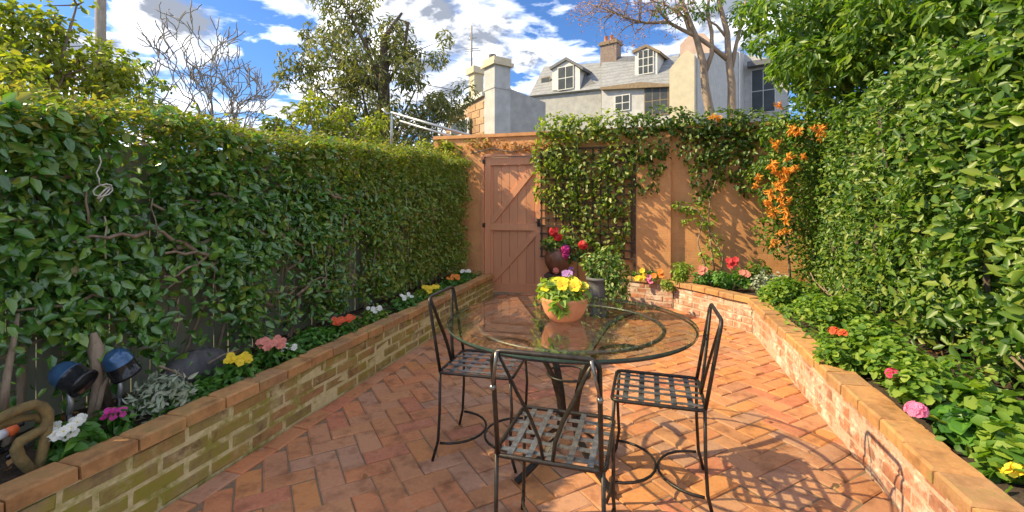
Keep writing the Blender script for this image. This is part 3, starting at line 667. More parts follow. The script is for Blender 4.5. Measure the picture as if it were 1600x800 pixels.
# ------------------------------------------------------------------ flowers and bedding plants
def petal_head(r, n, mat, center=None, cup=0.25, layers=1):
    """one open bloom facing +z at the origin"""
    ps, ns, ax, Ls = [], [], [], []
    for l in range(layers):
        for k in range(n):
            a = 2*math.pi*(k + 0.5*l)/n; d = np.array([math.cos(a), math.sin(a), cup + 0.5*l])
            ps.append(d*r*0.10); ax.append(d); ns.append(np.array([-math.cos(a)*cup, -math.sin(a)*cup, 1.0])); Ls.append(r*(1-0.25*l))
    Ls = np.array(Ls)
    return leaf_mesh('bloom', np.array(ps), np.array(ns), np.array(ax), Ls, Ls*(5.4/n), mat, 0.10, 0.12, rd=1)
BL_CACHE = {}
def bloom(parent, loc, r, col, n=6, face=None, layers=1, eye=None):
    key = (round(r,4), col, n, layers)
    if key not in BL_CACHE: BL_CACHE[key] = petal_head(r, n, col, layers=layers)
    o = link('flower', BL_CACHE[key], parent); o.location = loc
    f = Vector(face) if face else Vector((0,-0.4,1))
    o.rotation_mode = 'QUATERNION'; o.rotation_quaternion = f.to_track_quat('Z','Y') @ Quaternion((0,0,1), rnd.uniform(0,6.28))
    if eye:
        k2 = ('eye', eye, round(r,3))
        if k2 not in BL_CACHE: BL_CACHE[k2] = MB().lathe([(0.0001, r*0.16), (r*0.14, r*0.12), (r*0.2, r*0.02), (r*0.16, -0.001)], 8).mesh('eye', eye, True)
        link('flower_eye', BL_CACHE[k2], o)
    return o
def stems(parent, tips, base, r=0.003, mat='lf_bed'):
    b = MB()
    for p in tips:
        p = Vector(p); m_ = Vector(base) + (p-Vector(base))*0.55 + Vector((0,0,-0.01)); b.tube([base, m_, p], r, 4)
    return b.build('stems', mat, parent)
def bedding(label, px, py, X, col, w=0.11, h=0.09, nl=90, nf=5, fr=0.022, leafmat='lf_bed', lsz=0.045, eye=None, name='bedding_plant', pn=5, head=True, group='bedding plants along the hedge bed', face=(0.5,-0.6,0.8)):
    c = atX(px, py, X)                                # seen at its flowers
    base = Vector((c.x, c.y, 0.285)); top = max(c.z, 0.34) - 0.285
    o = thing(name, label, 'plant', base, 0, group)
    clump_leaves('foliage', [((0,0,top*0.5), (w, w, top*0.55), nl*1.7)], lsz, lsz*0.6, leafmat, o, up=0.8)
    tips = []
    fr *= 0.62; nf = int(nf*2.6)
    for k in range(nf):
        a = 6.28*k/nf + rnd.uniform(-.4,.4); rr = w*(0.25+0.45*rnd.random()) if nf > 1 else 0
        p = Vector((rr*math.cos(a)*0.9+0.03, rr*math.sin(a)-0.03, top + rnd.uniform(-0.015, 0.02)))
        bloom(o, p, fr*rnd.choice([0.9, 1.0, 1.1]), col, pn, (face[0]+rnd.uniform(-.3,.3), face[1]+rnd.uniform(-.3,.3), face[2]), 1, eye); tips.append(p)
    if tips: stems(o, tips, (0,0,0.0))
    return o
BX = -2.13
bedding('white primula in flower by the looped stone ornament', 112, 664, BX, 'p_white', 0.075, 0.08, 75, 6, 0.030, eye='p_yellow', lsz=0.06)
bedding('small magenta flowered plant beside the tied hedge stem', 178, 640, BX-0.04, 'p_magenta', 0.06, 0.08, 55, 4, 0.022)
o = thing('bedding_plant', 'silvery white leaved bush beside the magenta flowers', 'plant', (atX(252, 612, BX-0.03).x, atX(252, 612, BX-0.03).y, 0.285), 0, 'bedding plants along the hedge bed')
clump_leaves('foliage', [((0,0,0.10), (0.12,0.13,0.10), 420)], 0.042, 0.014, 'lf_silver', o, droop=-0.5, up=0.3)
bedding('green bushy plant with small reddish leaves left of the yellow flowers', 325, 598, BX-0.03, 'p_red', 0.10, 0.1, 170, 0, 0.02, lsz=0.04)
bedding('bright yellow flowered plant in front of the dark mass', 371, 560, BX, 'p_yellow', 0.10, 0.1, 120, 6, 0.032)
bedding('salmon pink flowered plant with a large full head', 424, 534, BX, 'p_salmon', 0.10, 0.1, 110, 9, 0.034, pn=6)
bedding('small white flowered plant next to the salmon pink one', 452, 540, BX+0.02, 'p_white', 0.07, 0.08, 60, 3, 0.026)
bedding('leafy green clump between the salmon and the orange red flowers', 490, 515, BX-0.02, 'p_red', 0.13, 0.1, 190, 0, 0.02)
bedding('orange red flowered plant midway along the hedge bed', 535, 499, BX, 'p_orangered', 0.11, 0.1, 150, 7, 0.036)
bedding('first white flowered plant beyond the orange red one', 585, 482, BX, 'p_white', 0.10, 0.1, 110, 3, 0.030, leafmat='lf_lime')
bedding('second white flowered plant, just before the pale yellow one', 632, 462, BX, 'p_white', 0.12, 0.1, 120, 3, 0.030)
bedding('pale yellow flowered plant near the far end of the hedge bed', 670, 449, BX, 'p_yellow', 0.14, 0.1, 150, 4, 0.045, leafmat='lf_lime')
bedding('small orange flowered plant towards the end of the hedge bed', 708, 433, BX-0.03, 'p_orange', 0.14, 0.1, 150, 4, 0.036)
bedding('white flowered plant at the very end of the hedge bed by the gate', 726, 424, BX-0.05, 'p_white', 0.12, 0.1, 120, 3, 0.035)

def geranium(label, px, py, X, w, h, nl, heads, col, leafmat='lf_ger', lsz=0.034, r=0.016, grp='plants in the sunny bed'):
    """mounding plant; heads: list of pixel positions of its ball-shaped flower heads"""
    c = atX(px, py, X); o = thing('geranium', label, 'plant', (c.x, c.y, 0.29), 0, grp)
    blobs = []
    for k in range(9):
        a = rnd.uniform(0, 6.28); q = rnd.uniform(0.0, 0.8); blobs.append(((math.cos(a)*w*q, math.sin(a)*w*q*1.2, h*rnd.uniform(0.35, 0.85)), (w*0.36, w*0.4, h*0.34), nl/9*2.3))
    clump_leaves('foliage', blobs, lsz, lsz*0.95, leafmat, o, up=1.0, outward=0.5, droop=0.05, rd=1)
    tips = []
    for hx, hy, hX, n, rr in heads:
        cc = atX(hx, hy, hX) - Vector((c.x, c.y, 0.29)); hd = empty('flower_head', cc); hd.parent = o
        for k in range(n):
            d = Vector((rnd.gauss(0,1), rnd.gauss(0,1), abs(rnd.gauss(0,1))+0.1)).normalized()
            d = Vector((d.x-0.2, d.y-0.35, d.z)).normalized(); bloom(hd, d*rr, r, col, 5, d)
        tips.append(cc)
    if tips: stems(o, tips, (0,0,0.02), 0.004, 'lf_ger')
    return o
geranium('geranium with one large pink flower head at the bed edge', 1440, 640, 1.30, 0.26, 0.26, 620, [(1432, 643, 1.10, 26, 0.034)], 'p_pink')
geranium('geranium with a small crimson pink flower head above the broken coping', 1375, 600, 1.33, 0.27, 0.28, 640, [(1395, 585, 1.14, 14, 0.022)], 'p_crimson')
geranium('bushy geranium with one orange bloom beneath the clipped hedge', 1310, 545, 1.42, 0.30, 0.28, 700, [(1303, 519, 1.14, 12, 0.026), (1318, 522, 1.16, 6, 0.02)], 'p_orangered')
geranium('light green mounding plant spilling over the pink wall', 1315, 585, 1.16, 0.14, 0.16, 200, [], 'p_pink')
geranium('broad light green geranium without flowers right of the pink head', 1530, 640, 1.42, 0.24, 0.20, 520, [], 'p_pink', lsz=0.052)
geranium('feathery bright green plant at the bend of the sunny bed wall', 1245, 500, 1.42, 0.32, 0.26, 1300, [], 'p_pink', lsz=0.032)
geranium('yellow and pink flowered plant at the patio end of the sunny bed', 1592, 745, 1.30, 0.10, 0.16, 150, [(1592, 745, 1.24, 5, 0.03), (1575, 730, 1.25, 3, 0.02)], 'p_yellow', lsz=0.05, r=0.026)
geranium('dark green low plant behind the coping, left of the yellow flowers', 1535, 715, 1.32, 0.15, 0.14, 210, [], 'p_pink', leafmat='lf_bed', lsz=0.06)
# far corner of the bed
def farbush(name, label, px, py, Y, wx, h, n, mat, lsz, heads=(), grp='plants in the far corner bed', z=0.3):
    c = atY(px, py, Y); o = thing(name, label, 'plant', (c.x, c.y, z), 0, grp)
    blobs = [((rnd.uniform(-.6,.6)*wx, rnd.uniform(-.5,.5)*wx, h*rnd.uniform(.35,.8)), (wx*.45, wx*.45, h*.3), n/7) for _ in range(7)]
    clump_leaves('foliage', blobs, lsz, lsz*.6, mat, o)
    tips = []
    for hx, hy, col, k, rr in heads:
        cc = atY(hx, hy, Y-0.12) - Vector((c.x, c.y, z))
        for q in range(k): bloom(o, cc + Vector((rnd.uniform(-1,1)*rr, rnd.uniform(-.3,.3)*rr, rnd.uniform(-1,1)*rr)), 0.035, col, 6, (-.2,-1,.5))
        tips.append(cc)
    if tips: stems(o, tips, (0,0,0.02))
    return o
farbush('shrub', 'rounded light green shrub on the far bed beside the wall pier', 1062, 432, 5.95, 0.17, 0.28, 520, 'lf_lime', 0.04)
farbush('bedding_plant', 'red flowered plant below the bare vine stems', 1142, 430, 5.75, 0.22, 0.26, 420, 'lf_bed', 0.05, [(1143, 411, 'p_red', 5, 0.05), (1163, 424, 'p_salmon', 3, 0.04)])
farbush('bedding_plant', 'salmon flowered plant next to the rounded light green shrub', 1102, 430, 5.9, 0.16, 0.22, 320, 'lf_bed', 0.05, [(1100, 424, 'p_salmon', 4, 0.04)])
farbush('shrub', 'dark green spreading shrub in the corner under the orange trumpet vine', 1187, 412, 5.85, 0.26, 0.34, 650, 'lf_vine_dark', 0.05)
farbush('shrub', 'grey green feathery shrub at the foot of the clipped hedge', 1205, 430, 5.5, 0.2, 0.32, 620, 'lf_silver', 0.035)
farbush('bedding_plant', 'yellow and pink flowered plant on the low end of the far bed', 1012, 432, 6.15, 0.2, 0.14, 220, 'lf_bed', 0.045, [(1000, 428, 'p_yellow', 5, 0.06), (1028, 430, 'p_orange', 4, 0.05), (1016, 437, 'p_pink', 4, 0.04)])
farbush('trailing_plant', 'pale trailing plant spilling over the angled corner of the far bed', 1045, 452, 5.93, 0.10, 0.16, 260, 'lf_lime', 0.035, z=0.22)

# ------------------------------------------------------------------ climbers on the back wall
def vine(name, label, clumps, mat, lsz, stem_pts=(), extra=None, smat='twig'):
    root = thing(name, label, 'vine')
    blobs = []
    for px, py, Y, rx_, rz_, n in clumps:
        c = atY(px, py, Y); blobs.append((tuple(c), (rx_*1.1, 0.11, rz_*1.15), n*0.78))
    clump_leaves('foliage', blobs, lsz, lsz*0.62, mat, root, droop=0.5)
    for pts in stem_pts:
        MB().tube([atY(a, b, Y) for a, b, Y in pts], [0.012*(1-0.5*i/len(pts)) for i in range(len(pts))], 6).build('stem', smat, root, True)
    return root
cl = []
for px, py, rx_, rz_, n in ((870,195,.3,.16,330),(910,200,.35,.18,420),(955,195,.3,.2,380),(850,240,.16,.25,240),(845,290,.10,.22,150),(880,245,.25,.25,430),(920,265,.28,.25,430),(965,250,.22,.25,350),(880,310,.22,.25,320),(925,325,.26,.25,360),(965,305,.2,.25,260),(900,365,.22,.18,210),(945,378,.24,.16,210),(970,355,.12,.2,110),(885,280,.2,.3,200)):
    cl.append((px, py, GY-0.12, rx_, rz_, n))
vine('climbing_vine', 'dense variegated climber covering the lattice beside the gate', cl, 'lf_vine', 0.062, [[(905,470,GY-0.1),(902,400,GY-0.1),(890,330,GY-0.1),(905,260,GY-0.1),(900,200,GY-0.1)]])
cl = []
for px, py, rx_, rz_, n in ((1000,195,.3,.14,330),(1040,185,.3,.16,330),(1085,195,.3,.16,360),(1130,190,.3,.16,360),(1175,195,.3,.18,360),(1015,225,.25,.2,300),(1010,275,.15,.25,190),(1025,250,.15,.2,140),(1090,230,.25,.22,330),(1130,225,.25,.2,330),(1105,275,.2,.2,260),(1095,305,.12,.1,60),(1150,250,.2,.25,260),(1185,240,.2,.3,300),(1165,285,.1,.15,70)):
    cl.append((px, py, GY-0.1, rx_, rz_, n))
vine('climbing_vine', 'dark green creeper spilling over the wall right of the pier', cl, 'lf_vine_dark', 0.06)
cl = [(1060,322,GY-0.08,.07,.06,55),(1085,325,GY-0.1,.14,.07,110),(1105,345,GY-0.1,.1,.1,60),(1115,375,GY-0.1,.1,.12,60),(1080,345,GY-0.1,.1,.06,40),(1110,400,GY-0.1,.12,.1,70)]
vine('hanging_vine', 'sparse yellow green vine with bare brown stems against the orange wall', cl, 'lf_lime', 0.05, [[(1118,440,GY-.1),(1112,390,GY-.09),(1106,350,GY-.1),(1110,310,GY-.1),(1125,260,GY-.1)], [(1125,440,GY-.12),(1130,400,GY-.1),(1112,365,GY-.1),(1090,328,GY-.1),(1062,322,GY-.08)], [(1112,440,GY-.14),(1098,405,GY-.1),(1090,380,GY-.1),(1098,340,GY-.1)]])
cl = []
for k in range(12): cl.append((735+11*k, 226+rnd.uniform(-6,8), GY-0.03, .10, .06, 26))
vine('dry_creeper', 'dry tan creeper leaves along the wall top above the gate', cl, 'lf_dry', 0.06, [[(735,240,GY-.05),(770,232,GY-.05),(800,238,GY-.05),(840,225,GY-.05)]])
cl = []
for k in range(5): cl.append((728+9*k, 222+rnd.uniform(-4,5), GY+0.02, .08, .06, 26))
vine('creeper', 'yellow green sprigs on the wall corner over the gate post', cl, 'lf_yellow', 0.05)
# orange trumpet vine at the corner of the right hedge
tv = thing('trumpet_vine', 'orange flowering trumpet vine cascading over the corner of the clipped hedge', 'vine')
blobs = []
for px, py, Yv, n in ((1215,205,5.7,200),(1245,190,5.6,240),(1260,210,5.5,260),(1215,250,5.7,220),(1245,260,5.5,240),(1215,310,5.7,180),(1235,330,5.5,180),(1205,360,5.7,110),(1225,375,5.6,120),(1190,280,5.9,100)):
    c = atY(px, py, Yv); blobs.append((tuple(c), (.2,.15,.22), n*1.3))
clump_leaves('foliage', [(c_, r_, n_*1.25) for c_, r_, n_ in blobs], 0.05, 0.027, 'lf_right', tv, droop=0.4)
def trumpet_mesh():
    ps, ns, ax = [], [], []
    g = np.random.default_rng(4)
    for k in range(26):
        d = g.normal(size=3); d /= np.linalg.norm(d); d = d*np.array([1,1,0.7]) + np.array([0,-0.5,-0.25]); ps.append(g.normal(size=3)*0.014); ax.append(d); ns.append(g.normal(size=3))
    return leaf_mesh('blossom', np.array(ps), np.array(ns), np.array(ax), 0.058, 0.019, 'p_trumpet', 0.3, 0.1)
tm = trumpet_mesh()
for px, py, Yv in ((1237,203,5.4),(1247,206,5.38),(1272,200,5.3),(1283,202,5.3),(1213,226,5.5),(1207,257,5.5),(1210,267,5.48),(1217,272,5.48),(1240,265,5.4),(1246,262,5.4),(1225,282,5.45),(1213,290,5.5),(1221,297,5.45),(1218,311,5.45),(1222,318,5.42),(1203,302,5.55),(1234,312,5.4),(1228,330,5.4),(1212,328,5.5),(1206,334,5.5),(1226,361,5.4),(1218,364,5.45),(1208,380,5.5),(1232,245,5.4),(1256,245,5.35),(1229,268,5.42),(1180,290,5.8),(1185,278,5.8),(1113,183,6.1),(1122,185,6.1),(1218,165,5.6),(1285,212,5.3),(1200,318,5.55),(1228,344,5.42)):
    o = link('blossom', tm, tv); o.location = atY(px, py, Yv-0.05); o.rotation_euler = (rnd.gauss(0,.4), rnd.gauss(0,.4), rnd.uniform(0,6.28)); s_ = rnd.uniform(.6,1.05); o.scale = (s_,s_,s_)
MB().tube([atY(1235,440,5.7), atY(1232,390,5.7), atY(1222,330,5.7), atY(1235,250,5.7), atY(1240,190,5.6)], [.012,.011,.010,.008,.006], 6).build('stem', 'twig', tv, True)

# ------------------------------------------------------------------ trees
def grow(b, p, d, r, length, depth, g, tips, spread=0.55, up=0.12, k=6, minr=0.004, bend=0.12, split=(2,3)):
    pts = [Vector(p)]; rr = [r]; n = 4; dd = Vector(d).normalized()
    for i in range(n):
        dd = (dd + Vector((g.gauss(0,bend), g.gauss(0,bend), g.gauss(0,bend)+up*0.3))).normalized()
        pts.append(pts[-1] + dd*length/n); rr.append(max(minr, r*(1-0.32*(i+1)/n)))
    b.tube(pts, rr, k if r > 0.03 else (5 if r > 0.012 else 4))
    if depth == 0: tips.append((pts[-1], dd)); return
    if depth <= 2: tips.append((pts[2], dd))
    for i in range(g.choice(split)):
        q = Vector((g.gauss(0,1), g.gauss(0,1), g.gauss(0,1))); q = (q - dd*q.dot(dd)).normalized()
        nd = (dd + q*g.uniform(0.6,1.1)*spread*1.3 + Vector((0,0,up))).normalized()
        st = pts[-1] if i < 2 else pts[2]
        grow(b, st, nd, rr[-1]*g.uniform(0.62,0.8), length*g.uniform(0.68,0.85), depth-1, g, tips, spread, up, k, minr, bend, split)
def crown_from(tips, n, r, L, W, mat, root, droop=0.4, name='crown', org=None):
    tips = [t_[0] for t_ in tips]
    blobs = [(tuple(q - org), (r*rnd.uniform(.6,1.3), r*rnd.uniform(.6,1.3), r*rnd.uniform(.5,1.0)), n/len(tips)*rnd.uniform(.4,1.6)+1) for q in tips]
    return clump_leaves(name, blobs, L, W, mat, root, droop=droop)
def world_tree(name, label, base, h0, r0, seed, depth, length, leaf=None, bark='bark', lean=(0,0,1), spread=0.55, up=0.12, group=None, bend=0.12, split=(2,3), minr=0.004, cat='tree'):
    root = thing(name, label, cat, base, 0, group); g = random.Random(seed); b = MB(); tips = []
    pts = [Vector((0,0,-0.1)), Vector(lean)*h0*0.5, Vector(lean)*h0]
    b.tube(pts, [r0*1.15, r0, r0*0.85], 9)
    nm = 4
    for i in range(nm):
        a = 6.28*i/nm + g.uniform(-.4,.4); d = Vector((math.cos(a)*spread, math.sin(a)*spread, 1)).normalized()
        grow(b, pts[-1] - Vector((0,0,0.05*i)), d, r0*0.6, length, depth, g, tips, spread, up, 6, minr, bend, split)
    b.build('trunk', bark, root, True)
    if leaf:
        n, r, L, W, mat, droop = leaf; crown_from(tips, n, r, L, W, mat, root, droop, 'crown', Vector((0,0,0)))
    return root, tips
def gpos(px, t): p = P(px, HZ, t); return Vector((p.x, p.y, -0.05))

# bare tree beyond the left hedge
bare = thing('bare_tree', 'leafless tree with thick knobbly grey twigs beyond the shaded hedge', 'tree', gpos(340, 9.0))
g = random.Random(31); b = MB(); tips = []
tb0 = Vector((0,0,1.6)); b.tube([(0,0,-0.1),(0.05,0,0.8),tb0], [0.17,0.15,0.13], 9)
for i in range(9):
    a = 6.28*i/9 + g.uniform(-.3,.3); d = Vector((math.cos(a)*1.0, math.sin(a)*0.6, 0.9))
    grow(b, tb0, d, 0.07, 1.02, 5, g, tips, 0.58, 0.18, 6, 0.008, 0.24, (2,2,3))
b.build('trunk', 'bark_grey', bare, True)
# olive-green big tree
gum = thing('gum_tree', 'tall loose olive green tree behind the end of the shaded hedge', 'tree', gpos(588, 12.0))
org = gum.location.copy(); b = MB(); g = random.Random(5)
top = P(600, 60, 12.0) - org
b.tube([(0,0,-0.1), (0.1,0,1.6), (P(600,150,12.0)-org)*1.0, top, P(628,20,12)-org], [0.26,0.22,0.16,0.09,0.03], 9)
blobs = []
for px, py, dt, rr, n in ((548,25,0,.55,420),(575,62,.4,.6,480),(520,90,-.3,.5,400),(560,120,.2,.7,600),(500,140,0,.5,330),(610,110,-.4,.65,520),(650,80,.3,.45,300),(655,130,0,.6,500),(690,150,.3,.45,380),(600,165,.3,.75,620),(640,185,-.3,.7,600),(545,170,.3,.6,420),(690,185,0,.4,280),(590,205,0,.6,300),(660,215,.5,.5,300),(470,100,0,.3,120),(455,125,0,.25,80),(480,60,.2,.22,80),(535,5,.2,.4,260),(520,205,.2,.5,260),(625,45,.2,.3,90)):
    c = P(px, py, 12.0+dt*2) - org; s_ = Vector((0.0,0,0)) + (top*0.35 if py > 100 else top*0.75)
    b.tube([s_, s_+(c-s_)*0.5+Vector((0,0,0.25)), c], [0.06,0.04,0.012], 5)
    for q in range(6):
        e = c + Vector((g.gauss(0,rr*.8), g.gauss(0,rr*.8), g.gauss(0,rr*.7))); b.tube([c+(e-c)*-.2, e], [0.014,0.006], 4)
        blobs.append((tuple(e), (rr*.62, rr*.62, rr*.6), n*0.30))
c = P(634,35,12)-org; b.tube([top*0.9, P(630,90,12)-org, P(638,35,12)-org, P(622,30,12)-org], [.05,.05,.04,.015], 6)
b.build('trunk', 'bark_dark', gum, True)
clump_leaves('crown', blobs, 0.15, 0.042, 'lf_gum', gum, droop=0.9, up=0.3)
# left leafy yellow green tree
def masstree(name, label, base_px, t, spots, bark, leaf, r0=0.12, split_at=1.4, droop=0.4, limb=0.05, cat='tree', group=None):
    root = thing(name, label, cat, gpos(base_px, t), 0, group); org = root.location.copy(); b = MB()
    b.tube([(0,0,-0.1),(0.04,0.02,split_at*0.5),(0,0,split_at)], [r0*1.2, r0, r0*0.8], 8); blobs = []
    for px, py, tt, rr, n in spots:
        c = P(px, py, tt) - org; s_ = Vector((0,0,split_at)); mid = s_ + (c-s_)*0.5 + Vector((rnd.gauss(0,.1), rnd.gauss(0,.1), 0.12))
        b.tube([s_, mid, c], [limb, limb*0.6, limb*0.2], 5)
        for q in range(3):
            e = c + Vector((rnd.gauss(0,rr*.55), rnd.gauss(0,rr*.55), rnd.gauss(0,rr*.45))); b.tube([c, e], [limb*.25, limb*.1], 4); blobs.append((tuple(e), (rr*.6,rr*.6,rr*.5), n/3))
    b.build('trunk', bark, root, True)
    L, W, mat = leaf; clump_leaves('crown', blobs, L, W, mat, root, droop=droop)
    return root
masstree('leafy_tree', 'yellow green leafy tree overhanging the shaded hedge by the telegraph pole', 40, 5.6, [(20,20,5.4,.4,300),(60,25,5.6,.35,240),(25,70,5.3,.45,420),(80,75,5.6,.45,400),(125,90,5.8,.35,260),(100,118,5.5,.4,380),(150,112,5.9,.3,200),(45,115,5.2,.45,420),(10,120,5.0,.45,380),(170,130,5.8,.25,150),(95,30,5.6,.25,110),(-40,60,5.2,.6,400),(-60,130,5,.6,400),(120,8,5.6,.2,60),(185,118,5.9,.16,60)], 'bark', (0.085, 0.045, 'lf_yellow'), 0.10, 1.5)
masstree('leafy_shrub', 'yellow green sprawling bush between the shaded hedge and the olive tree', 520, 8.4, [(455,195,8.4,.3,260),(485,180,8.5,.35,340),(520,190,8.4,.35,340),(560,205,8.5,.35,300),(540,180,8.7,.3,220),(430,205,8.4,.2,120),(500,210,8.2,.35,300),(585,215,8.5,.25,180),(230,130,7.6,.22,110),(240,110,7.6,.16,50)][:8], 'bark', (0.10, 0.045, 'lf_yellow'), 0.07, 1.2)
masstree('leafy_shrub', 'small green sapling rising from the shaded hedge beside the bare tree', 236, 6.2, [(232,150,6.2,.2,130),(245,130,6.2,.15,80),(205,140,6.2,.13,60),(215,105,6.3,.1,40),(228,170,6.2,.22,120),(190,95,6.3,.07,18)], 'twig', (0.075, 0.04, 'lf_vine'), 0.03, 1.6, limb=0.015)
masstree('leafy_shrub', 'rounded light green bush by the wall corner under the steel frame', 690, 6.9, [(680,232,6.9,.2,200),(700,240,6.8,.2,220),(715,230,6.9,.15,120),(660,240,6.9,.18,140),(705,262,6.7,.2,160),(690,222,7,.12,70)], 'twig', (0.07, 0.035, 'lf_yellow'), 0.05, 1.5, limb=0.02)
# overhanging tree behind the right hedge
spots = []
for px, py, tt, rr, n in ((1205,5,5.3,.25,110),(1245,40,5.1,.3,190),(1235,70,5.2,.22,120),(1275,90,5.0,.3,220),(1262,125,5.1,.25,150),(1260,140,5.0,.3,170),(1290,40,4.6,.4,260),(1310,110,4.5,.35,220),(1345,50,4.2,.4,260),(1360,10,4.2,.4,240),(1400,60,3.9,.35,200),(1440,20,3.7,.35,200),(1480,60,3.5,.3,150),(1520,20,3.3,.35,190),(1560,60,3.2,.3,150),(1590,20,3.1,.3,150),(1620,60,3.0,.4,180),(1265,5,5,.35,220),(1195,40,5.5,.14,50),(1330,-30,4.4,.5,240),(1450,-40,3.8,.5,240),(1580,-40,3.2,.5,200),(1268,165,5.2,.2,100),(1290,170,4.9,.25,130),(1340,90,4.4,.4,200),(1380,90,4.1,.4,200),(1420,80,3.9,.4,200),(1330,140,4.6,.35,180),(1275,90,4.8,.35,170),(1255,105,5.2,.25,120),(1390,30,4.2,.4,200),(1500,40,3.5,.3,120),(1300,0,4.6,.4,180)):
    spots.append((px, py, tt, rr, n*2.3))
masstree('evergreen_tree', 'bright green tree with long pointed leaves leaning over the clipped hedge', 1560, 4.6, spots, 'bark_dark', (0.092, 0.034, 'lf_overhang'), 0.11, 2.2, droop=0.6, limb=0.045)
# twin-trunk tree behind the back wall
tw = thing('twin_trunk_tree', 'mostly bare tree with two slender brown trunks in front of the white house', 'tree', gpos(1128, 9.5)); org = tw.location.copy()
def bp(px, py, dt=0.0): return P(px, py, 9.5+dt) - org
b = MB(); tips = []; g = random.Random(14)
def limb(pts, r0, r1):
    n = len(pts); b.tube(pts, [r0+(r1-r0)*i/(n-1) for i in range(n)], 7)
limb([(-0.15,0,-0.1), (-0.16,0,1.4), bp(1110,182), bp(1102,140), bp(1099,100), bp(1088,60), bp(1072,20), bp(1060,-15)], 0.125, 0.035)
limb([(0.15,0,-0.1), (0.17,0,1.4), bp(1143,182), bp(1143,130), bp(1138,90), bp(1136,50), bp(1125,10), bp(1118,-30)], 0.115, 0.035)
limb([bp(1139,95), bp(1115,75), bp(1090,58), bp(1065,46), bp(1045,35), bp(1010,36), bp(985,30), bp(960,20), bp(935,10)], 0.055, 0.012)
limb([bp(1045,35), bp(1030,18), bp(1015,-5)], 0.03, 0.012)
limb([bp(1101,115), bp(1112,85), bp(1112,50), bp(1105,20), bp(1110,-20)], 0.055, 0.025)
limb([bp(1142,110), bp(1150,70), bp(1158,40), bp(1165,0)], 0.05, 0.02)
limb([bp(1088,60), bp(1075,45), bp(1068,25), bp(1040,8), bp(1020,2)], 0.035, 0.012)
limb([bp(1136,60), bp(1120,40), bp(1100,28), bp(1085,5)], 0.03, 0.012)
for px, py in ((935,10),(960,20),(985,30),(1010,36),(1015,-5),(1020,2),(1040,8),(1045,35),(1030,18),(1085,5),(1060,-5),(1068,25),(1000,34),(975,26)):
    for q in range(3):
        d = Vector((g.uniform(-1,0.6), g.uniform(-.6,.6), g.uniform(-.3,.8)))
        grow(b, bp(px,py,g.uniform(-.1,.1)), d, 0.014, 0.42, 2, g, tips, 0.7, 0.1, 4, 0.004, 0.2, (2,3))
b.build('trunk', 'bark_pale', tw, True)
crown_from(tips, 1500, 0.16, 0.045, 0.03, 'blossom', tw, 0.2, 'blossom', Vector((0,0,0)))
blobs = [(tuple(bp(px,py)), (.22,.2,.16), n) for px, py, n in ((1035,15,50),(1070,10,60),(1095,20,80),(1115,5,70),(1150,25,110),(1165,45,120),(1160,10,120),(1175,70,80),(1180,20,120),(1055,28,30))]
clump_leaves('crown', blobs, 0.10, 0.04, 'lf_overhang', tw, droop=0.6)

# ------------------------------------------------------------------ table, chairs, pots
tx, ty = -0.34, 2.25; TZ = 0.72; TR = 0.60
tbl = thing('garden_table', 'round glass topped table on curved black iron legs', 'table', (tx, ty, 0))
K = 72; vs = [(0,0,TZ),(0,0,TZ-0.010)]
for zz in (TZ, TZ-0.010):
    vs += [((TR)*math.cos(2*math.pi*k/K), (TR)*math.sin(2*math.pi*k/K), zz) for k in range(K)]
me = bpy.data.meshes.new('glass_top')
fs = [(0, 2+k, 2+(k+1) % K) for k in range(K)] + [(1, 2+K+(k+1) % K, 2+K+k) for k in range(K)] + [(2+k, 2+K+k, 2+K+(k+1) % K, 2+(k+1) % K) for k in range(K)]
me.from_pydata(vs, [], fs); me.materials.append(M['glass']); me.materials.append(M['glass_under']); me.materials.append(M['glass_edge'])
for i, p in enumerate(me.polygons): p.material_index = 0 if i < K else (1 if i < 2*K else 2)
link('glass_top', me, tbl)
def circ(r, z, n=48, c=(0,0)): return [(c[0]+r*math.cos(2*math.pi*k/n), c[1]+r*math.sin(2*math.pi*k/n), z) for k in range(n)]
MB().tube(circ(0.45, TZ-0.024, 64), 0.0095, 8, closed=True).build('ring', 'iron_ring', tbl, True)
MB().tube(circ(0.592, TZ-0.016, 72), 0.005, 6, closed=True).build('rim', 'iron', tbl, True)
prof = [(0.46, TZ-0.026), (0.36, TZ-0.038), (0.25, TZ-0.075), (0.16, 0.56), (0.095, 0.45), (0.06, 0.34), (0.045, 0.25), (0.065, 0.17), (0.14, 0.10), (0.22, 0.055), (0.285, 0.022), (0.31, 0.012)]
for q in range(4):
    a = R(48 + 90*q); ca, sa = math.cos(a), math.sin(a)
    pts = [Vector((r_*ca, r_*sa, z_)) for r_, z_ in prof]
    # flat strap: sweep a rectangle whose wide side lies across the leg
    b = MB(); side = Vector((-sa, ca, 0)); o0 = len(b.v)
    for i, p in enumerate(pts):
        d = (pts[min(i+1,len(pts)-1)] - pts[max(i-1,0)]).normalized(); nn = d.cross(side).normalized()
        for sx, sn in ((-1,-1),(1,-1),(1,1),(-1,1)): b.v.append(tuple(p + side*sx*0.017 + nn*sn*0.006))
    for i in range(len(pts)-1):
        for j in range(4): b.f.append((i*4+j, i*4+(j+1) % 4, (i+1)*4+(j+1) % 4, (i+1)*4+j))
    b.f += [(3,2,1,0), tuple((len(pts)-1)*4+j for j in range(4))]
    b.build('leg', 'iron', tbl)
MB().tube(circ(0.056, 0.24, 24), 0.009, 6, closed=True).build('collar', 'iron', tbl, True)
MB().tube(circ(0.105, 0.45, 40), 0.006, 6, closed=True).build('brace_ring', 'iron', tbl, True)

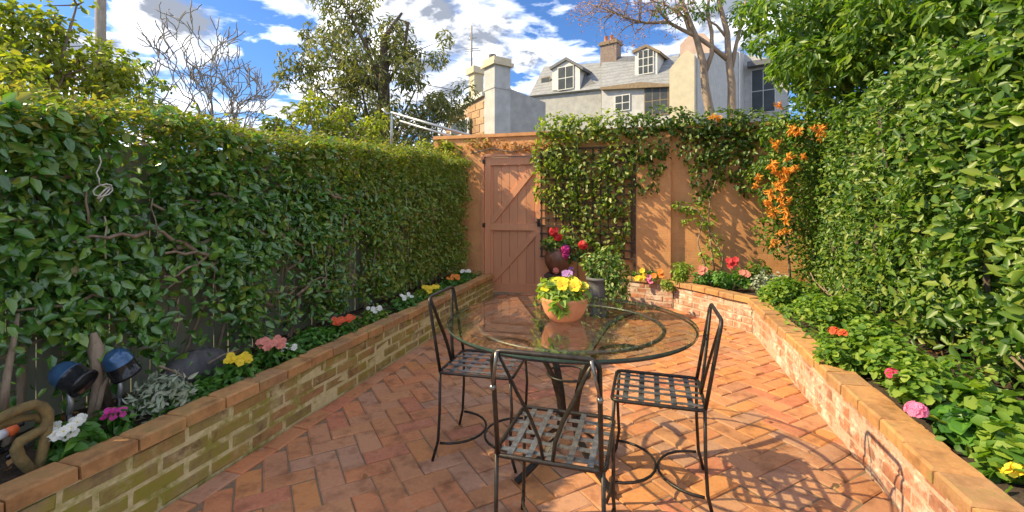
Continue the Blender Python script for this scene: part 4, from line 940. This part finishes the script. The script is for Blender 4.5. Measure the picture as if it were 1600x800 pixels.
def make_chair(label, name='garden_chair'):
    """faces +x; origin on the ground under the middle of the seat"""
    root = thing(name, label, 'chair', (0,0,0), 0, 'black iron garden chairs round the glass table')
    hx, hy, sz = 0.19, 0.185, 0.445
    fr_ = MB(); cr = 0.03; pts = []
    for cx, cy, a0 in ((hx-cr, hy-cr, 0), (-hx+cr, hy-cr, 90), (-hx+cr, -hy+cr, 180), (hx-cr, -hy+cr, 270)):
        for k in range(4): a = R(a0+30*k); pts.append((cx+cr*math.cos(a), cy+cr*math.sin(a), sz))
    fr_.tube(pts, 0.008, 6, closed=True).build('seat_frame', 'iron', root, True)
    for k in range(5):
        y = -0.135 + 0.0675*k; MB().box((-hx+0.004, y-0.010, sz-0.002+0.004*(k % 2)), (hx-0.004, y+0.010, sz+0.001+0.004*(k % 2))).build('seat_slat', 'iron_lit', root)
    for k in range(5):
        x = -0.135 + 0.0675*k; MB().box((x-0.012, -hy+0.004, sz-0.0065), (x+0.012, hy-0.004, sz-0.0035)).build('seat_slat', 'iron_lit', root)
    for sy in (-1, 1):
        # front leg: slight S with a kicked foot
        MB().tube([(hx-0.012, sy*(hy-0.008), sz), (hx-0.002, sy*(hy-0.004), 0.30), (hx-0.010, sy*(hy-0.004), 0.14), (hx+0.004, sy*(hy+0.002), 0.05), (hx+0.022, sy*(hy+0.012), 0.004)], 0.0075, 7).build('leg', 'iron', root, True)
        MB().tube([(-hx+0.006, sy*(hy-0.008), sz), (-hx+0.004, sy*(hy-0.006), 0.25), (-hx-0.004, sy*(hy-0.004), 0.10), (-hx-0.028, sy*(hy+0.010), 0.004)], 0.0075, 7).build('leg', 'iron', root, True)
    # back: one rod up, over and down, rounded shoulders, leaning outward
    def bk(y, z): return (-hx+0.004 - (z-sz)*0.17, y, z)
    w = 0.172; tz = 0.815; pts = [bk(-w, sz), bk(-w, 0.60), bk(-w, tz-0.07)]
    for k in range(5): a = R(180-22*k); pts.append(bk(-w+0.035+0.035*math.cos(a), tz-0.035+0.035*math.sin(a)))
    for k in range(5): a = R(88-22*k); pts.append(bk(w-0.035+0.035*math.cos(a), tz-0.035+0.035*math.sin(a)))
    pts += [bk(w, tz-0.07), bk(w, 0.60), bk(w, sz)]
    MB().tube(pts, 0.0085, 7).build('back_frame', 'iron', root, True)
    for s in (-1, 1):                                  # a pair of bars sweeping from the shoulders to the middle of the seat
        MB().tube([bk(s*0.150, tz-0.012), bk(s*0.128, 0.755), bk(s*0.095, 0.68), bk(s*0.055, 0.60), bk(s*0.026, 0.52), bk(s*0.015, sz)], [0.007,0.0085,0.0095,0.0095,0.0095,0.008], 8, 0.55).build('back_bar', 'iron', root, True)
    # stretchers: two bowed hoops that touch in the middle
    for sy in (-1, 1):
        pts = []
        for k in range(13):
            a = R(-90 + 15*k); pts.append((sy*((hx-0.006) - (hx-0.010)*math.cos(a)), (hy-0.004)*math.sin(a), 0.09))
        MB().tube(pts, 0.0065, 6).build('stretcher', 'iron', root, True)
    return root
ch1 = make_chair('black iron lattice seat chair on the sunlit side of the glass table'); ch1.location = (0.075, 2.185, 0); ch1.rotation_euler.z = R(180-1)
def copy_tree(o, parent=None):
    c = o.copy(); C.objects.link(c); c.parent = parent
    for k in o.children: copy_tree(k, c)
    return c
ch2 = copy_tree(ch1); ch2['label'] = 'iron chair on the shaded hedge side, seen partly through the glass table'; ch2.location = (-0.79, 2.29, 0); ch2.rotation_euler.z = R(2)
ch3 = copy_tree(ch1); ch3['label'] = 'nearest iron chair with its back to the viewer and a shiny lattice seat'; ch3.location = (-0.285, 1.645, 0); ch3.rotation_euler.z = R(89)

for s_ in (-1, 1):                                     # flat straps, sun highlight in their paler iron, at the shoulders of the nearest chair
    b = MB(); tp_ = [(-0.186-0.375*0.17-0.012, s_*0.150, 0.815), (-0.186-0.31*0.17-0.012, s_*0.161, 0.755), (-0.186-0.24*0.17-0.012, s_*0.173, 0.69)]
    b.tube(tp_, [0.014, 0.012, 0.008], 8, 0.45).build('back_strap', 'iron_lit', ch3, True)
    MB().lathe([(0.0001,0.011),(0.009,0.006),(0.011,0),(0.009,-0.006),(0.0001,-0.011)], 12, tp_[2]).build('knob', 'iron_lit', ch3, True)
# terracotta bowl of yellow pansies on the table
pc = atZ(880, 503, TZ); PS = 0.90; pot = thing('flower_bowl', 'terracotta bowl of yellow pansies standing on the glass table', 'flower pot', (pc.x, pc.y+0.035, TZ))
MB().lathe([(0.0001,0.001),(0.062,0.001),(0.085,0.014),(0.108,0.045),(0.122,0.085),(0.127,0.112),(0.131,0.124),(0.126,0.130),(0.118,0.126),(0.113,0.108),(0.0001,0.104)], 40).build('bowl', 'terracotta', pot, True)
MB().lathe([(0.0001,0.114),(0.06,0.113),(0.113,0.110)], 24).build('soil', 'soil', pot, True)
clump_leaves('foliage', [((0,0,0.155),(0.125,0.125,0.07),330),((-0.08,-0.02,0.17),(0.06,0.06,0.06),90),((-0.005,-0.125,0.105),(0.03,0.022,0.05),60)], 0.042, 0.024, 'lf_lime', pot, up=0.7)
for k in range(17):
    a = rnd.uniform(0,6.28); rr = 0.125*math.sqrt(rnd.random()); bloom(pot, (rr*math.cos(a), rr*math.sin(a)*0.9-0.02, 0.215-rr*0.25+rnd.uniform(-.015,.015)), 0.030, 'p_yellow', 5, (rnd.uniform(-.3,.3),-.75+rnd.uniform(-.3,.3),.8), 1, 'p_orange')
for dx in (0.0, 0.022): bloom(pot, (dx, 0.03, 0.25), 0.020, 'p_lilac', 5, (0,-.9,.5))
pot.scale = (PS, PS, PS)
# grey planter with trailing ivy, near the back wall
gpb = P(936, 480, 5.3); gp = thing('grey_planter', 'tall grey stone planter standing behind the glass table', 'planter', (gpb.x, gpb.y, 0))
MB().lathe([(0.0001,0.0),(0.11,0.0),(0.125,0.03),(0.10,0.06),(0.105,0.20),(0.125,0.36),(0.135,0.42),(0.15,0.425),(0.15,0.455),(0.13,0.455),(0.12,0.42),(0.0001,0.415)], 28).build('urn', 'grey_pot', gp, True)
iv = thing('trailing_ivy', 'cream variegated ivy trailing from the grey planter', 'plant', (gpb.x, gpb.y, 0.42))
blobs = [((0.05,-0.02,0.16),(0.22,0.15,0.17),480),((-0.08,0,0.2),(0.14,0.14,0.12),200),((0.2,-0.04,0.05),(0.16,0.12,0.22),380),((0.24,-0.08,-0.12),(0.09,0.08,0.2),220),((0.16,-0.1,-0.05),(0.08,0.07,0.16),140),((0.1,0.0,0.3),(0.15,0.1,0.1),130)]
clump_leaves('foliage', blobs, 0.045, 0.03, 'lf_ivory', iv, droop=0.7)
MB().tube([(0.1,-0.02,0.03),(0.18,-0.08,0.0),(0.21,-0.1,-0.15),(0.2,-0.1,-0.34)], 0.005, 5).build('stem', 'twig', iv, True)
# brown urn on a stand by the gate
ub = P(872, 450, 5.75); us = thing('plant_stand', 'dark timber plant stand under the brown urn beside the gate', 'plant stand', (ub.x, ub.y, 0))
MB().box((-0.15,-0.15,0.40), (0.15,0.15,0.43)).build('top', 'lattice', us)
for sx in (-1,1):
    for sy in (-1,1): MB().box((sx*0.12-0.018, sy*0.12-0.018, 0.0), (sx*0.12+0.018, sy*0.12+0.018, 0.3995)).build('leg', 'lattice', us)
MB().box((-0.10,-0.125,0.15), (0.10,0.125,0.17)).build('shelf', 'lattice', us)
ur = thing('brown_urn', 'round brown glazed urn of red and magenta geraniums beside the gate', 'flower pot', (ub.x, ub.y, 0.431))
MB().lathe([(0.0001,0.0),(0.09,0.0),(0.12,0.04),(0.165,0.13),(0.172,0.20),(0.15,0.27),(0.13,0.30),(0.145,0.32),(0.135,0.325),(0.115,0.30),(0.0001,0.295)], 28).build('urn', 'urn', ur, True)
clump_leaves('foliage', [((0,0,0.38),(0.2,0.16,0.1),260),((0.18,-0.02,0.28),(0.16,0.12,0.14),170)], 0.055, 0.045, 'lf_vine_dark', ur)
def urn_head(px, py, col, n, rr):
    c = P(px, py, 5.6) - Vector((ub.x, ub.y, 0.431)); hd = empty('flower_head', c); hd.parent = ur
    for k in range(n):
        d = Vector((rnd.gauss(0,1), rnd.gauss(0,1)-1, rnd.gauss(0,1))).normalized(); bloom(hd, d*rr, 0.030, col, 5, d)
    MB().tube([Vector((0,0,0)), Vector((-c.x*0.3,0.02,-0.12)), Vector((-c.x*0.8, -c.y*0.8, 0.33-c.z))], 0.005, 4).build('stem', 'lf_bed', hd)
urn_head(866, 362, 'p_red', 16, 0.05); urn_head(872, 370, 'p_red', 10, 0.04); urn_head(884, 390, 'p_magenta', 16, 0.045); urn_head(884, 399, 'p_magenta', 8, 0.03); urn_head(911, 383, 'p_red', 10, 0.045); urn_head(893, 423, 'p_lilac', 7, 0.03); urn_head(868, 423, 'p_salmon', 5, 0.025)

# ------------------------------------------------------------------ things in the left bed
def spotlight(label, px, py, X, yaw, tilt):
    c = atX(px, py, X); o = thing('garden_spotlight', label, 'garden light', (c.x, c.y, 0.28), 0, 'black garden spotlights in the hedge bed'); h = c.z - 0.28
    rot = Matrix.Rotation(yaw, 4, 'Z') @ Matrix.Rotation(tilt, 4, 'Y')
    prof = [(0.0001,0.085),(0.028,0.08),(0.052,0.062),(0.066,0.03),(0.07,-0.01),(0.07,-0.07),(0.074,-0.074),(0.074,-0.09),(0.066,-0.09),(0.06,-0.07),(0.0001,-0.065)]
    prof = [(r_*0.78, z_*0.78) for r_, z_ in prof]; hd = MB().lathe(prof, 28, (0,0,h), rot).build('lamp_head', 'gloss_black', o, True)
    MB().lathe([(0.0001,-0.051),(0.045,-0.0535),(0.045,-0.058),(0.0001,-0.058)], 24, (0,0,h), rot).build('lens', 'win', hd, True)
    MB().lathe([(0.0001,0.069),(0.0225,0.065),(0.042,0.051),(0.0535,0.026),(0.0565,0.0),(0.0575,-0.002),(0.0535,-0.004)], 28, (0,0,h), rot).build('cap', 'sky_sheen_blue', hd, True)  # added shell; its blue stands in for reflected sky
    MB().tube([(0,0,h-0.05),(0.01,0.0,h-0.11),(0.0,0.0,h-0.16)], 0.011, 7).build('bracket', 'steel', o, True)
    MB().tube([(0,0,h-0.155),(0,0,0.02),(0,0,-0.06)], [0.012,0.012,0.003], 7).build('stake', 'gloss_black', o, True)
spotlight('larger black glossy spotlight on a stake above the white primula', 108, 588, -2.27, R(200), R(62))
spotlight('smaller upright black glossy spotlight beside the tied hedge stem', 186, 567, -2.27, R(250), R(25))
def z7(x, y): return (x/3.6375, 520 + y/3.6375)
orn = thing('garden_ornament', 'ochre looped stone ornament at the near end of the hedge bed', 'ornament', (atX(48, 720, -2.12).x, atX(48, 720, -2.12).y, 0.285)); oo = orn.location.copy()
def op(x, y, X=-2.12): return atX(*z7(x, y), X) - oo
MB().tube([op(-70,520),op(0,485),op(60,455),op(120,430),op(190,408),op(240,420),op(272,460),op(272,505),op(240,548),op(170,585),op(115,615),op(92,655),op(110,710),op(160,765),op(215,795)], 0.018, 9).build('loop', 'ornament', orn, True)
MB().tube([op(-70,560,-2.15),op(20,520,-2.15),op(120,485,-2.15),op(200,475,-2.15),op(245,500,-2.14)], 0.015, 9).build('arm', 'ornament', orn, True)
MB().tube([op(268,520),op(258,590),op(245,660),op(228,730),op(214,790)], 0.017, 9).build('stem', 'ornament', orn, True)
hs = thing('hose_nozzle', 'white and orange hose nozzle lying behind the looped ornament', 'hose nozzle', atX(15, 672, -2.22)); q0 = hs.location.copy()
def hp(x, y, X=-2.22): return atX(x, y, X) - q0
MB().tube([hp(-12,684),hp(-2,680),hp(9,675)], [0.022,0.020,0.018], 10).build('body', 'white_plastic', hs, True)
MB().tube([hp(9.3,675),hp(16,671),hp(24,666)], [0.024,0.027,0.022], 10).build('collar', 'orange_plastic', hs, True)
MB().tube([hp(24.2,666),hp(30,663),hp(36,661)], [0.012,0.012,0.010], 8).build('tip', 'gloss_black', hs, True)
MB().tube([hp(-12,685),hp(-18,700),hp(5,705),hp(30,690,-2.25)], 0.012, 8).build('handle', 'gloss_black', hs, True)
tw_ = thing('garden_trowel', 'pale metal hand trowel lying beside the looped ornament', 'trowel', atX(52, 685, -2.2)); q1 = tw_.location.copy()
def tp(x, y): return atX(x, y, -2.2) - q1
MB().tube([tp(36,697),tp(46,690),tp(58,683),tp(62,680)], [0.006,0.024,0.02,0.004], 10, 0.35).build('blade', 'steel', tw_, True)
MB().tube([tp(36,697),tp(24,706),tp(10,716)], [0.007,0.011,0.011], 8).build('handle', 'gloss_black', tw_, True)
sc_ = atX(305, 563, -2.42)  # rounded dark grey solid filling the dark shape behind the yellow flowers
st = MB(); g = random.Random(9)
prof = [(0.0001,-0.1),(0.13,-0.08),(0.17,0.0),(0.15,0.07),(0.09,0.115),(0.0001,0.125)]
st.lathe(prof, 14); st.v = [(x*0.75*(1+g.uniform(-.06,.06)), y*1.45*(1+g.uniform(-.06,.06)), z*1.1*(1+g.uniform(-.06,.06))) for x, y, z in st.v]
o = st.build('stone', 'dark_grey_mass', None, True); o.location = (sc_.x, sc_.y, 0.36); o.scale = (0.75,0.8,0.75); tag(o, 'dark grey rounded mass leaning on the fence behind the yellow flowers', 'stone')
# stems rising from the left bed: the tied hedge stem with pale pruned stump, a dead branch and a long cane
def cane(name, label, cat, pts, r, mat='twig'):
    q = Vector((pts[0].x, pts[0].y, pts[0].z)); o = MB().tube([p-q for p in pts], r, 7).build(name, mat, None, True); o.location = q; tag(o, label, cat); return o
cane('pruned_stump', 'thick pale pruned stem standing between the two black spotlights', 'plant stem', [atX(142,660,-2.3), atX(150,610,-2.31), atX(152,585,-2.32), atX(150,545,-2.33), atX(146,520,-2.34)], [0.018,0.017,0.022,0.03,0.012])
cane('bare_shoot', 'slanting bare stem right of the pale pruned stem', 'plant stem', [atX(150,650,-2.28), atX(160,605,-2.29), atX(172,585,-2.33), atX(180,540,-2.4)], [0.012,0.011,0.010,0.006])
cane('dead_branch', 'bare twig lying across the dark mass', 'twig', [atX(248,572,-2.3), atX(270,580,-2.27), atX(298,592,-2.22)], [0.007,0.006,0.004])
cane('dead_branch', 'thin bare twig propped behind the yellow flowers', 'twig', [atX(325,568,-2.3), atX(348,555,-2.28), atX(372,546,-2.25)], [0.006,0.006,0.004])
cane('bare_shoot', 'upright pale bare stem at the near end of the shaded hedge', 'plant stem', [atX(6,640,-2.33), atX(9,600,-2.34), atX(16,560,-2.35), atX(24,520,-2.37), atX(28,490,-2.42)], [0.014,0.013,0.011,0.009,0.006])
cane('dead_branch', 'bare stick lying on the soil under the clipped hedge', 'twig', [atX(1450,598,1.62), atX(1478,612,1.58), atX(1510,628,1.52)], [0.012,0.011,0.008])
def ground_leaves(name, n, xr, yr, z):
    pos = np.stack([rng.uniform(*xr, n), rng.uniform(*yr, n), np.full(n, z)+rng.uniform(0,.02,n)], 1)
    o = link(name, leaf_mesh(name, pos, np.tile([0,0,1.0],(n,1))+rng.normal(size=(n,3))*.4, rng.normal(size=(n,3)), 0.045, 0.025, 'lf_dry')); o['kind'] = 'stuff'; return o
ground_leaves('fallen_leaves', 70, (-1.8,1.0), (1.0,6.0), 0.004); ground_leaves('fallen_leaves', 260, (-2.6,-2.08), (0.9,5.8), 0.30); ground_leaves('fallen_leaves', 260, (1.3,2.0), (1.6,5.5), 0.315)
# low green filler growing along both beds
def cover(name, n, xr, yr, z, h, L, mat):
    y = rng.uniform(*yr, n); x = rng.uniform(*xr, n); p = np.stack([x, y, np.zeros(n)], 1); kk = noise3(p, 6, 77) + rng.normal(size=n)*.3 > 0.1
    p = p[kk]; p[:,2] = z + rng.uniform(0, h, len(p)); m_ = len(p)
    o = link(name, leaf_mesh(name, p, np.tile([0,-.2,1.0],(m_,1))+rng.normal(size=(m_,3))*.5, rng.normal(size=(m_,3))+np.array([0,0,.4]), L*rng.uniform(.7,1.3,m_), L*.55, mat)); o['kind'] = 'stuff'; return o
cover('ground_cover', 3000, (-2.28,-2.06), (1.5,5.9), 0.29, 0.09, 0.04, 'lf_bed')
cover('ground_cover', 2600, (1.12,1.7), (1.9,5.6), 0.31, 0.12, 0.045, 'lf_ger')

# ------------------------------------------------------------------ beyond the wall: poles, frames, houses
pp = gpos(157, 13.0); o = MB().tube([(0,0,-0.1),(0,0,5),(0.02,0,11)], [0.14,0.13,0.12], 14).build('telegraph_pole', 'pole', None, True); o.location = pp
tag(o, 'weathered timber telegraph pole rising beyond the yellow green tree', 'pole')
# steel frame jutting above the wall corner
cf = thing('clothesline_frame', 'galvanised steel clothesline frame with two parallel arms above the wall corner', 'clothesline', P(738, 214, 7.0)); q2 = cf.location.copy()
def cp(x, y, t): return P(x, y, t) - q2
MB().tube([cp(742,214,6.95), cp(612,176,7.3)], 0.022, 8).build('arm', 'steel', cf, True)
MB().tube([cp(735,222,6.9), cp(625,189,7.2)], 0.018, 8).build('arm', 'steel', cf, True)
MB().tube([cp(598,170,7.3), cp(604,178,7.3), cp(612,177,7.3), cp(612,205,7.3), cp(610,255,7.3)], 0.020, 8).build('bracket', 'steel', cf, True)
for k in range(2):
    f_ = 0.15+0.6*k; MB().tube([cp(742-130*f_,214-38*f_,6.95+.35*f_), cp(735-110*f_,222-33*f_,6.9+.3*f_)], 0.008, 6).build('spacer', 'steel', cf, True)
MB().tube([cp(742,214,6.95), cp(735,222,6.9), cp(736,262,6.9), cp(736,300,6.9)], 0.020, 8).build('post', 'steel', cf, True)
nw = MB().box((-4.4, 7.6, 0), (-2.2, 7.75, atY(640, 229, 7.6).z)); o = nw.build('boundary_wall', 'beige'); tag(o, 'low beige wall glimpsed over the far end of the shaded hedge', 'wall')

def local_frame(px, py, t, phi):
    """frame standing at a sight point on the ground, turned by phi; returns root placement and a sight-to-face solver"""
    o = gpos(px, t); X_ = Vector((math.cos(phi), math.sin(phi), 0)); Y_ = Vector((-math.sin(phi), math.cos(phi), 0))
    def on_front(x, y, d=0.0):                        # on plane local y = d -> (local x, z)
        r = ray(x, y); k = ((o + Y_*d) - EYEV).dot(Y_)/r.dot(Y_); p = EYEV + r*k - o; return p.dot(X_), p.z
    def on_side(x, y, d=0.0):                         # on plane local x = d -> (local y, z)
        r = ray(x, y); k = ((o + X_*d) - EYEV).dot(X_)/r.dot(X_); p = EYEV + r*k - o; return p.dot(Y_), p.z
    return o, on_front, on_side
# small sandstone house with a chimney at its corner
phi = R(51); oA, fA, sA = local_frame(773, 150, 15.0, phi)
hA = thing('stone_house', 'small house with a sandstone wall and tall corner chimney behind the gate', 'house', oA, phi)
zt = fA(797, 138)[1]; lft = sA(699, 182)[0]; zl = sA(699, 182)[1]; zc = sA(757, 149)[1]; rgt = fA(853, 160)[0]; z_r = fA(853, 160)[1]
cwx = fA(797, 150)[0]; cwy = sA(757, 150)[0]
# brick side wall (faces local -x), with courses of blocks as single parts
core = MB(); prof_pts = [(cwy, 0), (lft, 0), (lft, zl-0.05), (cwy, zc-0.05)]
vs = [(0.0, y_, z_) for y_, z_ in prof_pts] + [(0.3, y_, z_) for y_, z_ in prof_pts]
core.add(vs, [(0,1,2,3)[::-1], (4,5,6,7), (0,1,5,4), (1,2,6,5), (2,3,7,6), (3,0,4,7)]).build('side_wall', 'pale_mortar', hA)
bm_s = brick_mesh('sandstone_block', 0.55, 0.245, 0.05, 0.012, 3, 'sandstone'); row = 0; z = 2.2
while z < zc:
    y = cwy + 0.02 + (0.28 if row % 2 else 0.0)
    while y < lft - 0.2:
        ztop = zc + (zl-zc)*(y-cwy)/(lft-cwy)
        if z + 0.13 < ztop - 0.10:
            o = link('stone_block', bm_s, hA); o.matrix_local = Matrix.Translation((-0.02, y+0.28, z)) @ Matrix(((0,0,-1,0),(1,0,0,0),(0,-1,0,0),(0,0,0,1))) 
        y += 0.565
    z += 0.26; row += 1
MB().add([(-0.10,cwy,zc-0.02),(-0.10,lft+0.1,zl-0.02),(0.35,lft+0.1,zl-0.02),(0.35,cwy,zc-0.02),(-0.10,cwy,zc+0.12),(-0.10,lft+0.1,zl+0.12),(0.35,lft+0.1,zl+0.12),(0.35,cwy,zc+0.12)], [(0,3,2,1),(4,5,6,7),(0,1,5,4),(1,2,6,5),(2,3,7,6),(3,0,4,7)]).build('coping', 'trim', hA)
MB().add([(cwx,0.02,0),(rgt,0.02,0),(rgt,0.02,z_r),(cwx,0.02,zt),(cwx,0.35,0),(rgt,0.35,0),(rgt,0.35,z_r),(cwx,0.35,zt)], [(0,1,2,3),(7,6,5,4),(0,4,5,1),(1,5,6,2),(2,6,7,3),(3,7,4,0)]).build('rear_wall', 'grey_render', hA)
MB().add([(0.36,0.36,zt-0.05),(rgt,0.36,z_r-0.05),(rgt,lft,z_r-0.3),(0.36,lft,zl-0.1)], [(0,1,2,3)]).build('roof', 'slate', hA)
zch = fA(785, 103)[1]; ch_ = MB().box((-0.012,-0.012,2.0), (cwx, cwy, zch)).build('chimney', 'white_render', hA)
zcap = fA(785, 90)[1]
MB().box((-0.10,-0.10,zch+0.002), (cwx+0.09, cwy+0.09, zch+0.12)).build('chimney_cap', 'beige', ch_)
MB().box((-0.04,-0.04,zch+0.122), (cwx+0.03, cwy+0.03, zcap)).build('chimney_top', 'beige', ch_)
zb1 = fA(785,139)[1]; MB().box((-0.03,-0.03,zb1), (cwx+0.02, cwy+0.02, zb1+0.08)).build('chimney_band', 'white_render', ch_)
MB().lathe([(0.13,zcap),(0.12,zcap+0.12),(0.14,zcap+0.16),(0.10,zcap+0.16),(0.09,zcap+0.02)], 14, (0.15, cwy*0.6, 0)).build('chimney_pot', 'slate_dark', ch_, True)
wy0, wz0 = sA(737, 209); wy1, wz1 = sA(708, 193)
wf = MB()
wy0, wy1 = sorted((wy0, wy1))
MB().box((-0.13, wy0, wz0), (-0.075, wy1, wz1)).build('window', 'trim', hA)
MB().box((-0.145, wy0+0.1, wz0+0.06), (-0.131, wy1-0.1, wz1-0.06)).build('pane', 'win', [c for c in hA.children if c.name.startswith('window')][0])
# second thin chimney with aerial
c2 = P(744, 150, 17.0); ch2_ = thing('chimney_stack', 'slim cream chimney stack carrying an aerial behind the sandstone house', 'chimney', (c2.x, c2.y, 0), R(51))
z_a = P(744, 117, 17).z; z_b = P(744, 107, 17).z
MB().box((-0.2,-0.2,0), (0.2,0.2,z_a)).build('stack', 'sunlit_cream_render', ch2_); MB().box((-0.28,-0.28,z_a+0.002), (0.28,0.28,z_b)).build('cap', 'beige', ch2_)
ae = thing('aerial', 'tall television aerial mast on the slim cream chimney', 'aerial', (P(737,107,17).x, P(737,107,17).y, z_b)); za = P(737, 40, 17).z - z_b
MB().tube([(0,0,0),(0,0,za)], 0.03, 6).build('mast', 'pole', ae, True)
for k, zz in enumerate((0.55, 0.62, 0.95)): MB().tube([(-0.25+0.05*k,0,za*zz*0.75),(0.35-0.08*k,0.05,za*zz*0.75)], 0.015, 5).build('rod', 'steel', ae, True)

# large pale terrace house with dormers
phiB = R(-20); oB, fB, sB = local_frame(1085, 150, 21.0, phiB)
hB = thing('terrace_house', 'large pale terrace house with dormer windows behind the twin trunk tree', 'house', oB, phiB)
def fx(px, d=0.0): return fB(px, 150, d)[0]
def fz(px, py, d=0.0): return fB(px, py, d)[1]
def pbox(name, mat, parent, x0, x1, z0, z1, d0, d1): return MB().box((x0, d0, z0), (x1, d1, z1)).build(name, mat, parent)
def pprism(name, mat, parent, pts, d0, d1):           # pts in pixels on plane d0
    return MB().prism([fB(px, py, d0) for px, py in pts], d0, d1).build(name, mat, parent)
# gable end wall at the corner: cream colour paints sunlight on its front, side stays white
zg = fz(1070, 82)
pprism('gable_wall', 'sunlit_cream_render', hB, [(1046,330),(1085,330),(1085,86),(1074,78),(1062,88),(1046,108)], 0.0, 0.35)
yR = sB(1216, 150)[0]; zR0 = sB(1086, 80)[1]
sp_ = [sB(px, py) for px, py in ((1086,330),(1163,330),(1163,81),(1152,79),(1086,80))]
n_ = len(sp_); MB().add([(0.018, y_+0.352, z_) for y_, z_ in sp_] + [(-0.33, y_+0.352, z_) for y_, z_ in sp_], [tuple(range(n_)), tuple(range(2*n_-1, n_-1, -1))] + [(k, n_+k, n_+(k+1) % n_, (k+1) % n_) for k in range(n_)]).build('side_wall', 'white_render', hB)
MB().tube([(0.06, sB(1152,79)[0]+0.352, 0.5), (0.06, sB(1152,79)[0]+0.352, sB(1152,79)[1])], 0.05, 6).build('drainpipe', 'trim', hB, True)
# cross wing beyond the side wall, its front turned to the garden
dW = sB(1163, 150)[0]
pprism('wing_wall', 'white_render', hB, [(1156,330),(1232,330),(1232,106),(1206,92),(1156,84)], dW, dW+0.5)
# main front wall and its details
pprism('front_wall', 'white_render', hB, [(940,330),(1045.5,330),(1045.5,132),(1000,131),(940,137)], 0.4, 0.75)
pprism('eave', 'trim_brown', hB, [(938,140),(1046,135),(1046,131),(1000,128),(938,136)], 0.15, 0.395)
def window(pts, d, cols, rows, mat='trim'):
    (xa, ya), (xb, yb) = pts; x0, z1_ = fB(xa, ya, d); x1, z0_ = fB(xb, yb, d)
    w = MB().box((x0, d-0.06, z0_), (x1, d-0.002, z1_)).build('window', mat, hB); fw_ = 0.05
    cw_ = (x1-x0-fw_)/cols; rh = (z1_-z0_-fw_)/rows
    for i in range(cols):
        for j in range(rows): MB().box((x0+fw_+i*cw_, d-0.068, z0_+fw_+j*rh), (x0+(i+1)*cw_, d-0.061, z0_+(j+1)*rh)).build('pane', 'win', w)
    return w
window(((961,150),(985,172)), 0.4, 2, 2); window(((1007,137),(1045,178)), 0.4, 3, 2, 'trim_brown')
wW = window(((1174,110),(1212,174)), dW, 2, 2)
(ax_, az_), (bx_, bz_) = fB(1170,108,dW), fB(1216,104,dW)
MB().box((ax_, dW-0.7, az_), (bx_, dW-0.065, az_+0.35)).build('awning', 'slate_dark', hB)
# mansard roof of the middle part
def slope(name, mat, pts): return MB().add([(*(lambda r_: (r_[0], d_, r_[1]))(fB(px, py, d_)),) for px, py, d_ in pts], [tuple(range(len(pts)))]).build(name, mat, hB)
def slab(name, mat, pts, th=0.12):
    top = [Vector((fB(px, py, d_)[0], d_, fB(px, py, d_)[1])) for px, py, d_ in pts]; n = len(top); bot = [p + Vector((0, th, -th*0.5)) for p in top]
    return MB().add(top+bot, [tuple(range(n)), tuple(range(2*n-1, n-1, -1))] + [(i, n+i, n+(i+1) % n, (i+1) % n) for i in range(n)]).build(name, mat, hB)
slab('roof', 'slate', [(940,137,0.2),(1000,130,0.2),(1046,131,0.2),(1062,84,2.4),(1028,95,2.0),(940,97,2.0)])
slab('roof', 'slate_dark', [(962,97,2.1),(1000,95,2.1),(1000,87,2.5),(968,88,2.5)])
# left wing: lower wall, sloping roof
pprism('wing_wall', 'grey_render', hB, [(832,330),(939.5,330),(939.5,139),(832,150)], 0.9, 1.2)
slab('roof', 'slate', [(826,150,0.7),(940,138,0.7),(940,98,2.4),(905,100,2.4),(850,104,2.4)])
# dormer with pediment
def dormer(x0, x1, ytop, ybot, apex, d, roofmat, side, win, cols, rows):
    pts = [(x0, ybot), (x1, ybot), (x1, ytop), ((x0+x1)/2, apex), (x0, ytop)]
    dm = pprism('dormer', 'trim', hB, pts, d, d+1.6)
    th = 5
    o1 = pprism('dormer_roof', roofmat, dm, [(x0-4, ytop+1), ((x0+x1)/2, apex-0.5), ((x0+x1)/2, apex-th), (x0-5, ytop-th+2)][::-1], d-0.12, d+1.62)
    o2 = pprism('dormer_roof', roofmat, dm, [((x0+x1)/2+0.1, apex-0.5), (x1+4, ytop+1), (x1+5, ytop-th+2), ((x0+x1)/2+0.1, apex-th)], d-0.12, d+1.62)
    w = window(win, d, cols, rows); w.parent = dm
    return dm
dormer(863, 906, 108, 141, 94, 0.75, 'slate_dark', 1, ((872,106),(897,138)), 2, 2)
dormer(992, 1027, 82, 117, 74, 0.85, 'trim_brown', 1, ((997,80),(1022,114)), 3, 3)
slab('shaded_dormer_cheek', 'slate_dark', [(906.5,140,0.78),(938,136,0.9),(906.5,110,1.4)], 0.05)  # dark colour paints the shade on the dormer's right flank
window(((846,122),(860,133)), 1.45, 1, 1, 'trim_brown')
# brick chimney
chx0, chz1 = fB(938, 72, 2.2); chx1 = fB(963, 72, 2.2)[0]
cb = MB().box((chx0, 2.2, fz(950,110,2.2)), (chx1, 2.9, chz1)).build('chimney', 'house_brick', hB)
MB().box((chx0-0.07, 2.12, chz1+0.002), (chx1+0.07, 2.98, chz1+0.14)).build('chimney_cap', 'trim_brown', cb)
MB().box((chx0-0.02, 2.18, chz1+0.142), (chx1+0.02, 2.92, fz(950,63,2.2))).build('chimney_top', 'house_brick', cb)
for k in range(2): MB().lathe([(0.11,0),(0.10,0.35),(0.12,0.36),(0.08,0.36),(0.08,0.05)], 12, (chx0+0.2+0.35*k, 2.55, fz(950,63,2.2)+0.002)).build('chimney_pot', 'terracotta', cb, True)
# taller pale block of the same street seen above the trunks
pprism('rear_block', 'pink_render', hB, [(1062,200),(1110,200),(1110,62),(1100,52),(1080,52),(1062,70)], 3.2, 5.0)
